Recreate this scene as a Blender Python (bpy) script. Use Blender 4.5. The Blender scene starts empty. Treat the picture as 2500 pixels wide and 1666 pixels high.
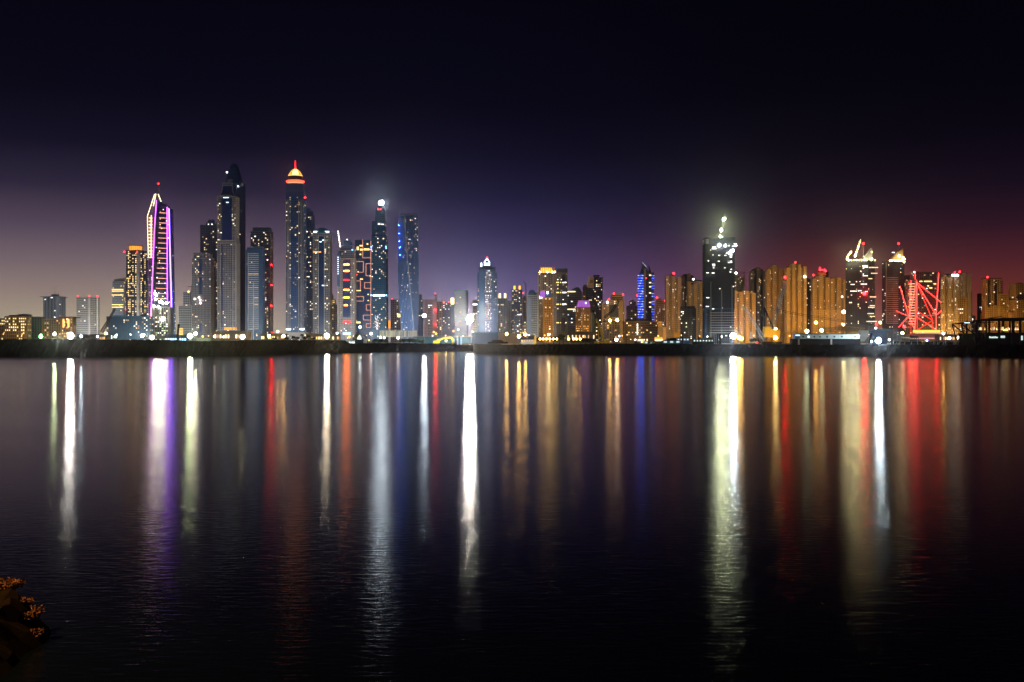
import bpy, math, random
from mathutils import Matrix, Vector
S = bpy.context.scene
COL = S.collection
# ------------------------------------------------------------------ camera
F, CX, CY, CZ, GZ = 2680.0, 1250.0, 833.0, 8.0, 5.0   # focal length in photo pixels, image centre, eye height, city ground
cd = bpy.data.cameras.new("camera"); cam = bpy.data.objects.new("camera", cd); COL.objects.link(cam)
cam.location = (0, 0, CZ); cam.rotation_euler = (math.radians(90), 0, 0)
cd.sensor_width = 36; cd.lens = 36 * F / 2500; cd.clip_start = 0.5; cd.clip_end = 20000
S.camera = cam
# ------------------------------------------------------------------ world: night sky with the city's glow near the horizon
w = bpy.data.worlds.new("World"); S.world = w; w.use_nodes = True
N = w.node_tree.nodes; L = w.node_tree.links; N.clear()
def nd(t, **k):
    n = N.new(t)
    for a, b in k.items(): setattr(n, a, b)
    return n
def mth(op, a, b=None, clamp=False):
    n = nd('ShaderNodeMath', operation=op, use_clamp=clamp)
    for i, v in enumerate((a, b)):
        if v is None: continue
        if isinstance(v, (int, float)): n.inputs[i].default_value = v
        else: L.new(v, n.inputs[i])
    return n.outputs[0]
tc = nd('ShaderNodeTexCoord'); sep = nd('ShaderNodeSeparateXYZ'); L.new(tc.outputs['Generated'], sep.inputs[0])
sx, sy, sz = sep.outputs
elev = mth('MULTIPLY', mth('ARCSINE', sz), 1 / 0.4, True)
azi = mth('ARCTAN2', sx, sy)
def s2l(c): return tuple(((v / 255 + .055) / 1.055) ** 2.4 if v > 10 else v / 255 / 12.92 for v in c) + (1,)
def ramp(stops):
    n = nd('ShaderNodeValToRGB'); n.color_ramp.interpolation = 'LINEAR'
    e = n.color_ramp.elements
    while len(e) < len(stops): e.new(.5)
    for k, (y, c) in enumerate(stops):
        e[k].position = min(1, math.atan((CY - y) / F) / 0.4); e[k].color = s2l(c)
    L.new(elev, n.inputs[0]); return n.outputs[0]
def mix(f, a, b):
    n = nd('ShaderNodeMix', data_type='RGBA'); L.new(f, n.inputs[0]); L.new(a, n.inputs[6]); L.new(b, n.inputs[7]); return n.outputs[2]
SKY_L = [(833, (186, 172, 140)), (790, (170, 156, 134)), (720, (144, 126, 120)), (650, (116, 99, 107)), (570, (82, 68, 87)), (480, (41, 34, 57)), (380, (14, 12, 34)), (260, (6, 5, 21)), (-200, (3, 3, 10))]
SKY_M = [(833, (140, 140, 184)), (790, (126, 122, 172)), (720, (98, 94, 146)), (650, (72, 69, 117)), (570, (48, 46, 86)), (480, (26, 25, 57)), (380, (13, 11, 34)), (260, (6, 5, 21)), (-200, (3, 3, 10))]
SKY_R = [(833, (140, 64, 42)), (790, (128, 57, 41)), (720, (104, 45, 41)), (650, (76, 33, 41)), (570, (40, 20, 34)), (480, (18, 12, 27)), (380, (7, 6, 18)), (260, (3, 3, 12)), (-200, (2, 2, 8))]
SKY_B = [(833, (38, 42, 68)), (620, (36, 40, 66)), (300, (26, 30, 54)), (-200, (14, 16, 36))]   # sky glow behind the camera, raised to light the tower fronts
fl = mth('MULTIPLY', mth('ADD', azi, .25), 1 / .25, True); fr = mth('MULTIPLY', mth('ADD', azi, .05), 1 / .3, True)
front = mix(fr, mix(fl, ramp(SKY_L), ramp(SKY_M)), ramp(SKY_R))
fb = mth('MULTIPLY', mth('ADD', mth('MULTIPLY', sy, -1), .55), 1 / .5, True)
bg1 = nd('ShaderNodeBackground'); L.new(mix(fb, front, ramp(SKY_B)), bg1.inputs[0]); bg1.inputs[1].default_value = 1.0
sky = nd('ShaderNodeTexSky', sky_type='NISHITA', sun_disc=False, sun_elevation=math.radians(-8), sun_rotation=math.radians(200))
bg2 = nd('ShaderNodeBackground'); L.new(sky.outputs[0], bg2.inputs[0]); bg2.inputs[1].default_value = 0.05
add = nd('ShaderNodeAddShader'); L.new(bg1.outputs[0], add.inputs[0]); L.new(bg2.outputs[0], add.inputs[1])
wo = nd('ShaderNodeOutputWorld'); L.new(add.outputs[0], wo.inputs[0])
S.view_settings.view_transform = 'Standard'; S.view_settings.look = 'None'; S.view_settings.exposure = 0; S.view_settings.gamma = 1
cy = S.cycles
cy.use_denoising = True; cy.max_bounces = 5; cy.diffuse_bounces = 1; cy.glossy_bounces = 2; cy.volume_bounces = 0
cy.transparent_max_bounces = 4; cy.sample_clamp_indirect = 30; cy.caustics_reflective = False; cy.caustics_refractive = False
# ------------------------------------------------------------------ materials
MATS = {}
def wallm(name, rgb, rough=.8):
    m = bpy.data.materials.new(name); m.use_nodes = True; nt = m.node_tree; b = nt.nodes['Principled BSDF']
    no = nt.nodes.new('ShaderNodeTexNoise'); no.inputs['Scale'].default_value = .07; no.inputs['Detail'].default_value = 4
    t = nt.nodes.new('ShaderNodeTexCoord'); nt.links.new(t.outputs['Object'], no.inputs[0])
    cr = nt.nodes.new('ShaderNodeValToRGB'); nt.links.new(no.outputs[0], cr.inputs[0])
    cr.color_ramp.elements[0].position = .3; cr.color_ramp.elements[1].position = .7
    cr.color_ramp.elements[0].color = tuple(c * .82 for c in rgb) + (1,); cr.color_ramp.elements[1].color = tuple(min(.9, c * 1.1) for c in rgb) + (1,)
    nt.links.new(cr.outputs[0], b.inputs['Base Color']); b.inputs['Roughness'].default_value = rough; b.inputs['Specular IOR Level'].default_value = 0.0 if max(rgb) < .06 else .3
    MATS[name] = m; return m
def glassm(name, rgb, rough=.3):
    m = bpy.data.materials.new(name); m.use_nodes = True; b = m.node_tree.nodes['Principled BSDF']
    b.inputs['Base Color'].default_value = rgb + (1,); b.inputs['Roughness'].default_value = rough; b.inputs['IOR'].default_value = 1.5
    MATS[name] = m; return m
def emitm(name, rgb, s, lamp=False):
    m = bpy.data.materials.new(name); m.use_nodes = True; nt = m.node_tree; nt.nodes.clear()
    e = nt.nodes.new('ShaderNodeEmission'); e.inputs[0].default_value = rgb + (1,); e.inputs[1].default_value = s
    o = nt.nodes.new('ShaderNodeOutputMaterial'); nt.links.new(e.outputs[0], o.inputs[0])
    m.cycles.emission_sampling = 'FRONT' if lamp else 'NONE'
    MATS[name] = m; return m
for a in (("beige", (.40, .34, .28)), ("stone", (.42, .37, .32)), ("tan", (.36, .235, .10)), ("white", (.62, .62, .62)), ("grey", (.20, .23, .29)), ("dark", (.018, .026, .05)),
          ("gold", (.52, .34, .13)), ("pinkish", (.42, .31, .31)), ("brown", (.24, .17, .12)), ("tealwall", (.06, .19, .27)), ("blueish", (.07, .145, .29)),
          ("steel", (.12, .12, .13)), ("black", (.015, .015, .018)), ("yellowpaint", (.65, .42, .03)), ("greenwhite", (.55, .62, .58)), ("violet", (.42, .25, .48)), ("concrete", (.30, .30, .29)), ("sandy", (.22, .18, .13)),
          ("leafdark", (.035, .05, .03)), ("trunk", (.08, .06, .04)), ("roofdark", (.04, .04, .05)), ("redpaint", (.5, .04, .03)), ("tilegold", (.5, .36, .06)), ("rockbank", (.004, .004, .006)), ("soil", (.012, .009, .007)), ("ribs", (.10, .18, .36))): wallm(*a)
for a in (("navy", (.012, .042, .13)), ("ink", (.010, .013, .022)), ("tealglass", (.015, .09, .16)), ("greyglass", (.055, .06, .075)), ("blueglass", (.025, .075, .22)), ("brownglass", (.03, .022, .018))): glassm(*a)
for a in (("lit_warm", (1, .72, .38), 2.6), ("lit_dim", (1, .66, .36), .8), ("lit_white", (1, .93, .8), 3.4), ("lit_cool", (.72, .88, 1), 2.8), ("lit_amber", (1, .5, .13), 2.0),
          ("lit_gold", (1, .72, .22), 2.4), ("lit_blue", (.12, .3, 1), 2.0), ("lit_red", (1, .1, .06), 1.2), ("lit_green", (.75, 1, .6), 1.8), ("lit_pink", (1, .5, .55), 1.2)): emitm(*a)
PAL = dict(warm=[("lit_warm", 4), ("lit_dim", 4), ("lit_white", 2)], cool=[("lit_white", 4), ("lit_cool", 3), ("lit_warm", 2), ("lit_dim", 2)],
           amber=[("lit_amber", 4), ("lit_dim", 3), ("lit_warm", 2)], white=[("lit_white", 4), ("lit_green", 2)], gold=[("lit_gold", 3), ("lit_warm", 2)],
           mixed=[("lit_warm", 3), ("lit_dim", 4), ("lit_pink", 2), ("lit_cool", 1), ("lit_white", 1)], blue=[("lit_blue", 3), ("lit_cool", 2)], red=[("lit_red", 4), ("lit_amber", 2)])
# ------------------------------------------------------------------ mesh helpers
def wx(px, D): return (px - CX) / F * D
def wz(py, D): return CZ - (py - CY) / F * D
class MB:
    def __init__(s): s.v = []; s.f = []; s.m = []; s.mats = []; s.st = []
    def mi(s, m):
        m = MATS[m] if isinstance(m, str) else m
        if m not in s.mats: s.mats.append(m)
        return s.mats.index(m)
    def face(s, pts, m):
        b = len(s.v); s.v.extend(pts); s.f.append(tuple(range(b, b + len(pts)))); s.m.append(s.mi(m))
    def prism(s, poly, z0, z1, m, poly2=None):
        n = len(poly); b = len(s.v); q = poly2 or poly; k = s.mi(m); s.st.append((b, len(s.f)))
        s.v += [(x, y, z0) for x, y in poly] + [(x, y, z1) for x, y in q]
        for i in range(n):
            j = (i + 1) % n; s.f.append((b + i, b + j, b + n + j, b + n + i))
        s.f.append(tuple(range(b + n - 1, b - 1, -1))); s.f.append(tuple(range(b + n, b + 2 * n))); s.m += [k] * (n + 2)
    def box(s, x0, x1, y0, y1, z0, z1, m):
        x0, x1 = sorted((x0, x1)); y0, y1 = sorted((y0, y1)); z0, z1 = sorted((z0, z1))
        s.prism([(x0, y0), (x1, y0), (x1, y1), (x0, y1)], z0, z1, m)
    def bar(s, p, q, r, m, r2=None, n=4):
        p = Vector(p); q = Vector(q); d = (q - p)
        if d.length < 1e-6: return
        d.normalize(); u = d.cross(Vector((0, 0, 1)) if abs(d.z) < .95 else Vector((1, 0, 0))).normalized(); v = d.cross(u)
        r2 = r if r2 is None else r2; b = len(s.v); k = s.mi(m); s.st.append((b, len(s.f)))
        for c, rr in ((p, r), (q, r2)):
            for i in range(n):
                a = 2 * math.pi * (i + .5) / n; s.v.append(tuple(c + (u * math.cos(a) + v * math.sin(a)) * rr))
        for i in range(n):
            j = (i + 1) % n; s.f.append((b + i, b + j, b + n + j, b + n + i))
        s.f.append(tuple(range(b + n - 1, b - 1, -1))); s.f.append(tuple(range(b + n, b + 2 * n))); s.m += [k] * (n + 2)
    def lathe(s, prof, m, n=16, c=(0, 0)):
        b = len(s.v); k = s.mi(m); s.st.append((b, len(s.f)))
        for r, z in prof:
            for i in range(n):
                a = 2 * math.pi * i / n; s.v.append((c[0] + r * math.cos(a), c[1] + r * math.sin(a), z))
        for h in range(len(prof) - 1):
            for i in range(n):
                j = (i + 1) % n; s.f.append((b + h * n + i, b + h * n + j, b + h * n + n + j, b + h * n + n + i)); s.m.append(k)
        t = b + (len(prof) - 1) * n
        s.f.append(tuple(range(t, t + n))); s.f.append(tuple(range(b + n - 1, b - 1, -1))); s.m += [k, k]
    def ball(s, c, r, m, n=8, h=5):
        pr = [(max(.02, math.sin(math.pi * i / h)) * r, c[2] - math.cos(math.pi * i / h) * r) for i in range(h + 1)]
        s.lathe(pr, m, n, (c[0], c[1]))
    def lattice(s, p, q, w, n, r, m, w2=None):
        p = Vector(p); q = Vector(q); d = (q - p).normalized(); u = d.cross(Vector((0, 0, 1)) if abs(d.z) < .95 else Vector((1, 0, 0))).normalized(); v = d.cross(u)
        w2 = w if w2 is None else w2
        P = lambda t, a, b: p + (q - p) * t + (u * a + v * b) * (w + (w2 - w) * t) / 2
        for a, b in ((1, 1), (1, -1), (-1, -1), (-1, 1)): s.bar(P(0, a, b), P(1, a, b), r, m)
        for i in range(n):
            a = 1 if i % 2 else -1; t0, t1 = i / n, (i + 1) / n
            s.bar(P(t0, a, 1), P(t1, -a, 1), r * .6, m, n=3); s.bar(P(t0, a, -1), P(t1, -a, -1), r * .6, m, n=3)
            s.bar(P(t0, 1, a), P(t1, 1, -a), r * .6, m, n=3); s.bar(P(t0, -1, a), P(t1, -1, -a), r * .6, m, n=3)
    def pieces(s):
        out = []
        for k, (v0, f0) in enumerate(s.st):
            v1, f1 = s.st[k + 1] if k + 1 < len(s.st) else (len(s.v), len(s.f))
            x = MB(); x.v = s.v[v0:v1]; x.f = [tuple(i - v0 for i in f) for f in s.f[f0:f1]]; x.mats = s.mats[:]; x.m = s.m[f0:f1]; x.st = [(0, 0)]; out.append(x)
        return out
    def build(s, name, parent=None, loc=(0, 0, 0)):
        me = bpy.data.meshes.new(name); me.from_pydata(s.v, [], s.f)
        for m in s.mats: me.materials.append(m)
        me.polygons.foreach_set('material_index', s.m); me.update()
        o = bpy.data.objects.new(name, me); COL.objects.link(o); o.location = loc
        if parent: o.parent = parent
        return o
def tag(o, label, cat, group=None, kind=None):
    if label: o['label'] = label
    if cat: o['category'] = cat
    if group: o['group'] = group
    if kind: o['kind'] = kind
    return o
def thing(name, label, cat, loc, group=None):
    o = bpy.data.objects.new(name, None); COL.objects.link(o); o.location = loc; o.empty_display_size = 1
    return tag(o, label, cat, group)
def struct(name, mb): return tag(mb.build(name), None, None, kind='structure')
def copy_tree(o, loc, label, scale=None):
    def cp(x, par):
        c = x.copy(); COL.objects.link(c); c.parent = par
        for h in list(x.children): cp(h, c)
        return c
    r = cp(o, None); r.location = loc; r['label'] = label
    if scale: r.scale = scale
    return r
def offset(poly, d):
    n = len(poly); out = []
    for i in range(n):
        p0, p1, p2 = Vector(poly[i - 1]), Vector(poly[i]), Vector(poly[(i + 1) % n])
        e1 = (p1 - p0).normalized(); e2 = (p2 - p1).normalized()
        n1 = Vector((e1.y, -e1.x)); n2 = Vector((e2.y, -e2.x)); b = (n1 + n2)
        out.append(tuple(p1 + b * (d / max(.3, b.dot(n1)))))
    return out
# ------------------------------------------------------------------ tower builder: panes behind floor slabs and piers
#            pier share, slab share, pier out, slab out, pane recess
STY = dict(punched=(.46, .38, .10, .05, .35), res=(.27, .28, .25, .55, .5), slab=(.06, .34, .1, 1.1, .5), curtain=(.10, .16, .18, .10, .15), fins=(.34, .22, .6, .08, .4), bare=(.09, .14, .05, .25, 2.5), bands=(.04, .5, .05, .3, .3))
WIN = {}
def win_mesh(m):
    if m not in WIN:
        b = MB(); b.box(-.5, .5, -.04, .04, -.5, .5, m); o = b.build("window"); WIN[m] = o.data; bpy.data.objects.remove(o)
    return WIN[m]
EACH = dict(lit_balcony='lit_balcony', balcony_stack='balcony', balcony_ladder='balcony', lit_floor='lit_floor', work_light='work_light', lit_turret='lit_turret', roof_light='roof_light', crown_lamp='crown_lamp', column='column', turret='turret', corner_pier='corner_pier', lit_ladder='lit_rung', frame_band='frame_band', lit_stair='lit_stair', fin='fin')
class Tower:
    def __init__(s, label, D, pc, name, cat, wall='beige', glass='navy', st='res', lit=.1, pal='warm', fpx=4.6, bpx=5.0, nwin=14, group=None, seed=0):
        s.D = D; s.root = thing(name, label, cat, (wx(pc, D), D, GZ), group); s.pc = pc
        s.G = MB(); s.W = MB(); s.wins = []; s.k = dict(wall=wall, glass=glass, st=st, lit=lit, pal=pal, fpx=fpx, bpx=bpx); s.nwin = nwin
        s.r = random.Random(hash((pc, D)) if not seed else seed); s.ztop = 0
    def X(s, px): return (px - s.pc) / F * s.D
    def Z(s, py): return wz(py, s.D) - GZ
    def tier(s, x0, x1, yt, yb=None, sp=1.0, dr=.8, shape='rect', yoff=0.0, foot=None, cap=True, band_every=1, y0=None, **kw):
        k = dict(s.k); k.update(kw); W = (x1 - x0) / F * s.D; cx = s.X((x0 + x1) / 2)
        if yb is None: s.flush()
        z0 = 0.0 if yb is None else s.Z(yb); z1 = s.Z(yt); m = s.D / F
        if foot is None:
            if shape == 'rect':
                if sp >= 1 or sp <= 0: d = W * dr; P = [(-W / 2, -d / 2), (W / 2, -d / 2), (W / 2, d / 2), (-W / 2, d / 2)]
                else:
                    ta = (1 - sp) / sp * (1 / dr) ** .5; A = Vector((-W / 2, 0)); B = A + Vector((sp * W, -sp * W * ta)); C = B + Vector(((1 - sp) * W, (1 - sp) * W / ta)); Dd = A + (C - B)
                    my = (A.y + B.y + C.y + Dd.y) / 4; P = [(v.x, v.y - my) for v in (A, B, C, Dd)]
            elif shape == 'oct':
                c = W * .24; h = W / 2; P = [(-h, -h + c), (-h + c, -h), (h - c, -h), (h, -h + c), (h, h - c), (h - c, h), (-h + c, h), (-h, h - c)]
            else:
                n = 14; P = [(W / 2 * math.cos(2 * math.pi * (i + .5) / n), W / 2 * dr * math.sin(2 * math.pi * (i + .5) / n)) for i in range(n)]
            P = [(x + cx, y + yoff) for x, y in P]; foot = lambda t: P; const = True
        else: const = False
        s.build(foot, z0, z1, k, const, cap); s.ztop = z1
        f0 = foot(0); s.front = min(y for _, y in f0); return s
    def build(s, foot, z0, z1, k, const, cap):
        m = s.D / F; r = s.r; pf, bf, po, bo, rec = STY[k['st']]; wall = k['wall']; glass = k['glass']
        nf = max(1, round((z1 - z0) / (k['fpx'] * m))); fh = (z1 - z0) / nf; bw = k['bpx'] * m
        zs = [z0 + fh * i for i in range(nf + 1)]; polys = [foot(i / nf) for i in range(nf + 1)]; n = len(polys[0])
        names, wts = zip(*PAL[k['pal']]); tw = []
        rowf = [r.choice((.5, 1, 1, 1.6)) for _ in range(nf)]
        for e in range(n):
            mid = polys[nf // 2]; a, b = Vector(mid[e]), Vector(mid[(e + 1) % n]); ed = (b - a); ln = ed.length; nrm = Vector((ed.y, -ed.x)).normalized()
            if nrm.y > .45:
                for i in range(0, nf, nf if const else 4):
                    i2 = nf if const else min(nf, i + 4)
                    p, q = polys[i][e], polys[i][(e + 1) % n]; p2, q2 = polys[i2][e], polys[i2][(e + 1) % n]
                    s.W.face([(*p, zs[i]), (*q, zs[i]), (*q2, zs[i2]), (*p2, zs[i2])], wall)
                continue
            nb = max(1, round(ln / bw)); colf = [r.choice((.3, 1, 1, 1.7)) for _ in range(nb)]
            seg = []
            for i in range(nf + 1):
                a, b = Vector(polys[i][e]), Vector(polys[i][(e + 1) % n]); ed = b - a; l = ed.length; d = ed / max(l, 1e-6); nn = Vector((d.y, -d.x)); seg.append((a, d, nn, l))
            def pt(i, u, off):
                a, d, nn, l = seg[i]; u = min(max(u * l, rec), l - rec) if l > 2 * rec else l / 2
                p = a + d * u + nn * off; return (p.x, p.y, zs[i])
            prev = [pt(0, j / nb, -rec) for j in range(nb + 1)]
            for i in range(nf):
                cur = [pt(i + 1, j / nb, -rec) for j in range(nb + 1)]
                for j in range(nb):
                    lit = r.random() < k['lit'] * colf[j] * rowf[i]
                    s.G.face([prev[j], prev[j + 1], cur[j + 1], cur[j]], glass)
                    if lit:
                        mt = r.choices(names, wts)[0]; c = (Vector(prev[j]) + Vector(prev[j + 1]) + Vector(cur[j]) + Vector(cur[j + 1])) / 4
                        a_, d_, n_, l_ = seg[i]
                        tw.append((c, d_, n_, (Vector(prev[j + 1]) - Vector(prev[j])).length * min(1 - pf, r.choice((.45, .55, .7))), fh * min(1 - bf, r.choice((.4, .5))) * .95, mt))
                prev = cur
            if pf > 0:
                step = nf if const else max(1, nf // 24)
                for j in range(nb + 1):
                    hw = pf * ln / nb / 2
                    for i in range(0, nf, step):
                        i2 = min(nf, i + step)
                        qs = []
                        for ii in (i, i2):
                            a, d, nn, l = seg[ii]; u = min(max(j / nb * l, hw), l - hw); p = a + d * u
                            qs.append([tuple(v) for v in (p - d * hw + nn * po, p + d * hw + nn * po, p + d * hw - nn * rec * 1.1, p - d * hw - nn * rec * 1.1)])
                        s.W.prism(qs[0], zs[i], zs[i2], wall, qs[1])
        r.shuffle(tw); n1 = min(len(tw), int(s.nwin * .45)); s.nwin -= n1; s.wins += tw[:n1]
        for c, d, nn, ww, hh, mt in tw[n1:]:
            p = c + Vector((nn.x, nn.y, 0)) * .12; u = Vector((d.x, d.y, 0)) * ww / 2; v = Vector((0, 0, hh / 2))
            s.G.face([tuple(p - u - v), tuple(p + u - v), tuple(p + u + v), tuple(p - u + v)], mt)
        for i in range(nf + 1):
            P = offset(polys[i], bo); s.W.prism(P, zs[i] - (0 if i == 0 else bf * fh / 2), zs[i] + bf * fh / 2, wall)
        if cap: s.W.prism(offset(polys[-1], max(bo, po) + .12), z1 + bf * fh / 2 + .01, z1 + 1.3, wall)
    def part(s, name, mb, label=None):
        if name in EACH and len(mb.st) > 1: return [s.part(EACH[name], x, label) for x in mb.pieces()]
        o = mb.build(EACH.get(name, name), s.root)
        if label: o['label'] = label
        return o
    def pbox(s, name, x0, x1, yt, yb, m, yc=0.0, dep=None, label=None):
        b = MB(); d = dep if dep else abs(s.X(x1) - s.X(x0)) * .8
        b.box(s.X(x0), s.X(x1), yc - d / 2, yc + d / 2, s.Z(yb), s.Z(yt), m); return s.part(name, b, label)
    def fbox(s, name, x0, x1, yt, yb, m, out=.8, th=.6, label=None):    # a piece standing proud of the front
        b = MB(); b.box(s.X(x0), s.X(x1), s.front - out - th, s.front - out, s.Z(yb), s.Z(yt), m); return s.part(name, b, label)
    def line(s, name, p, q, m, r=.5, out=1.0, label=None):
        b = MB(); y = s.front - out; b.bar((s.X(p[0]), y, s.Z(p[1])), (s.X(q[0]), y, s.Z(q[1])), r, m); return s.part(name, b, label)
    def beacon(s, px, py, m='beacon_red', r=1.5, y=0.0):
        b = MB(); b.ball((s.X(px), y, s.Z(py)), r, m, 6, 4); b.bar((s.X(px), y, s.Z(py) - r - 5), (s.X(px), y, s.Z(py) - r * .8), .25, 'steel'); return s.part('beacon', b)
    def plant(s, x0, x1, yt, m='grey'):
        b = MB(); w2 = s.X(x1) - s.X(x0); b.box(s.X(x0), s.X(x1), -w2 * .3, w2 * .3, s.ztop, s.Z(yt), m); s.part('roof_plant', b); return s
    def mast(s, px, yt, yb, r=.7, m='steel', y=0.0):
        b = MB(); b.bar((s.X(px), y, s.Z(yb)), (s.X(px), y, s.Z(yt)), r, m, r * .3, 6); return s.part('mast', b)
    def flush(s):
        if s.G.v: s.part('glazing', s.G)
        if s.W.v: s.part('wall', s.W)
        s.G = MB(); s.W = MB()
    def done(s):
        for c, d, nn, ww, hh, mt in s.wins:
            o = bpy.data.objects.new('window', win_mesh(mt)); COL.objects.link(o); o.parent = s.root
            p = c + Vector((nn.x, nn.y, 0)) * .12
            o.matrix_local = Matrix(((d.x * ww, -nn.x, 0, p.x), (d.y * ww, -nn.y, 0, p.y), (0, 0, hh, p.z), (0, 0, 0, 1)))
        s.flush()
        return s
    def mass(s, x0, x1, ys, two='tan', dr=.6, dy=2.6, **k):      # side by side vertical bays, alternating in depth and tone
        n = len(ys); fr = 0
        for i, y in enumerate(ys):
            a, c = x0 + (x1 - x0) * i / n, x0 + (x1 - x0) * (i + 1) / n; kk = dict(k)
            if i % 2 and two: kk['wall'] = two
            s.tier(a, c, y, None, dr=dr * n * (1 if i % 2 else 1.0), yoff=(dy if i % 2 else -dy), **kk)
            fr = min(fr, s.front)
        s.front = fr; s.ztop = max(s.Z(y) for y in ys); return s
emitm('beacon_red', (1, .02, .03), 9); emitm('beacon_white', (1, .95, .85), 14); emitm('beacon_blue', (.1, .35, 1), 10)
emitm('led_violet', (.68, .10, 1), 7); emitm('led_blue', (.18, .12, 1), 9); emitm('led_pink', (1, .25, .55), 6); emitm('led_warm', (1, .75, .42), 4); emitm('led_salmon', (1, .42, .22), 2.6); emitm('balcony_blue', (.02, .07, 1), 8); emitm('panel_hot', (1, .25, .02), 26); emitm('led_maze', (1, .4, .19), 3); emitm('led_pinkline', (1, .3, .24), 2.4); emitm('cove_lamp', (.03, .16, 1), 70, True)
emitm('led_red', (1, .003, .002), 28, True); emitm('led_redfaint', (1, .03, .02), 2.2); emitm('sign_red', (1, .012, .015), 9); emitm('sign_white', (.8, .92, 1), 7); emitm('sign_blue', (.35, .6, 1), 4)
emitm('crown_gold', (1, .48, .06), 2.2); emitm('crown_yellow', (1, .8, .35), 3); emitm('crown_orange', (1, .36, .04), 1.6); emitm('crown_violet_glow', (.55, .16, .85), .8); emitm('crown_white', (.8, .9, 1), 5); emitm('ring_red', (1, .07, .03), 4); emitm('work_white', (1, .93, .72), 10)
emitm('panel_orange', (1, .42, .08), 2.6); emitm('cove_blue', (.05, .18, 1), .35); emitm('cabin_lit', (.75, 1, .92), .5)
emitm('crown_lamp', (1, .6, .15), 60, True); emitm('work_lamp', (1, .95, .75), 110, True); emitm('work_lamp_yellow', (1, .8, .36), 900, True); emitm('work_dim', (1, .74, .22), 6); emitm('dome_gold', (1, .48, .07), 1.5); emitm('lamp_white_top', (.8, .92, 1), 170, True); emitm('beacon_red_big', (1, .002, .003), 150, True)
emitm('crane_lamp', (.88, 1, .5), 600, True); emitm('cabin_window', (.8, 1, .95), .9)
HAZE = 0.00005
m = bpy.data.materials.new('haze'); m.use_nodes = True; nt = m.node_tree; nt.nodes.clear(); v = nt.nodes.new('ShaderNodeVolumePrincipled'); v.inputs['Color'].default_value = (.92, .94, 1, 1); v.inputs['Density'].default_value = HAZE; v.inputs["Anisotropy"].default_value = .972
o = nt.nodes.new('ShaderNodeOutputMaterial'); nt.links.new(v.outputs[0], o.inputs['Volume']); MATS['haze'] = m
emitm('spill_warm', (1, .75, .4), 3); emitm('spill_white', (1, .9, .75), 7); emitm('spill_amber', (1, .5, .1), 4)
emitm('crown_flood', (1, .82, .4), 22, True)
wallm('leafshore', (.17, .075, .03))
emitm('cove_blue', (.03, .15, 1), 700, True)
# ------------------------------------------------------------------ water, ground, embankment
def water_mat():
    m = bpy.data.materials.new("water"); m.use_nodes = True; nt = m.node_tree; nt.nodes.remove(nt.nodes['Principled BSDF']); b = nt.nodes.new('ShaderNodeBsdfGlossy'); b.distribution = 'BECKMANN'; b.inputs['Color'].default_value = (.97, .98, 1, 1)
    fr_ = nt.nodes.new('ShaderNodeFresnel'); fr_.inputs['IOR'].default_value = 1.33; df = nt.nodes.new('ShaderNodeBsdfDiffuse'); df.inputs[0].default_value = (.002, .004, .010, 1); mx = nt.nodes.new('ShaderNodeMixShader')
    g2 = nt.nodes.new('ShaderNodeBsdfGlossy'); g2.distribution = 'BECKMANN'; g2.inputs['Roughness'].default_value = .235; m2 = nt.nodes.new('ShaderNodeMixShader'); m2.inputs[0].default_value = .012; nt.links.new(b.outputs[0], m2.inputs[1]); nt.links.new(g2.outputs[0], m2.inputs[2])
    nt.links.new(fr_.outputs[0], mx.inputs[0]); nt.links.new(df.outputs[0], mx.inputs[1]); nt.links.new(m2.outputs[0], mx.inputs[2]); nt.links.new(mx.outputs[0], nt.nodes['Material Output'].inputs['Surface'])
    g = nt.nodes.new('ShaderNodeNewGeometry'); mp = nt.nodes.new('ShaderNodeMapping'); nt.links.new(g.outputs['Position'], mp.inputs[0]); mp.inputs['Scale'].default_value = (.6, 1.8, 1)
    n1 = nt.nodes.new('ShaderNodeTexNoise'); n1.inputs['Scale'].default_value = 2.2; n1.inputs['Detail'].default_value = 3; nt.links.new(mp.outputs[0], n1.inputs[0])
    mp2 = nt.nodes.new('ShaderNodeMapping'); nt.links.new(g.outputs['Position'], mp2.inputs[0]); mp2.inputs['Scale'].default_value = (.004, .05, 1)
    n2 = nt.nodes.new('ShaderNodeTexNoise'); n2.inputs['Scale'].default_value = 1.0; n2.inputs['Detail'].default_value = 3; nt.links.new(mp2.outputs[0], n2.inputs[0])
    r = nt.nodes.new('ShaderNodeMapRange'); nt.links.new(n2.outputs[0], r.inputs[0]); r.inputs[1].default_value = .35; r.inputs[2].default_value = .65; r.inputs[3].default_value = .145; r.inputs[4].default_value = .172
    sp = nt.nodes.new('ShaderNodeSeparateXYZ'); nt.links.new(g.outputs['Position'], sp.inputs[0]); r2 = nt.nodes.new('ShaderNodeMapRange'); nt.links.new(sp.outputs[1], r2.inputs[0])
    for i_, v_ in ((1, 60), (2, 420), (3, 0), (4, -.03)): r2.inputs[i_].default_value = v_       # calmer water in the lee of the bank
    ad = nt.nodes.new('ShaderNodeMath'); ad.operation = 'ADD'; nt.links.new(r.outputs[0], ad.inputs[0]); nt.links.new(r2.outputs[0], ad.inputs[1]); nt.links.new(ad.outputs[0], b.inputs['Roughness'])
    bp = nt.nodes.new('ShaderNodeBump'); bp.inputs['Strength'].default_value = 1; bp.inputs['Distance'].default_value = .016; nt.links.new(n1.outputs[0], bp.inputs['Height']); nt.links.new(bp.outputs[0], b.inputs['Normal']); nt.links.new(bp.outputs[0], g2.inputs['Normal'])
    MATS['water'] = m
water_mat()
b = MB(); b.face([(-2600, -60, 0), (2600, -60, 0), (2600, 1200, 0), (-2600, 1200, 0)], 'water'); struct('water', b)
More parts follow.
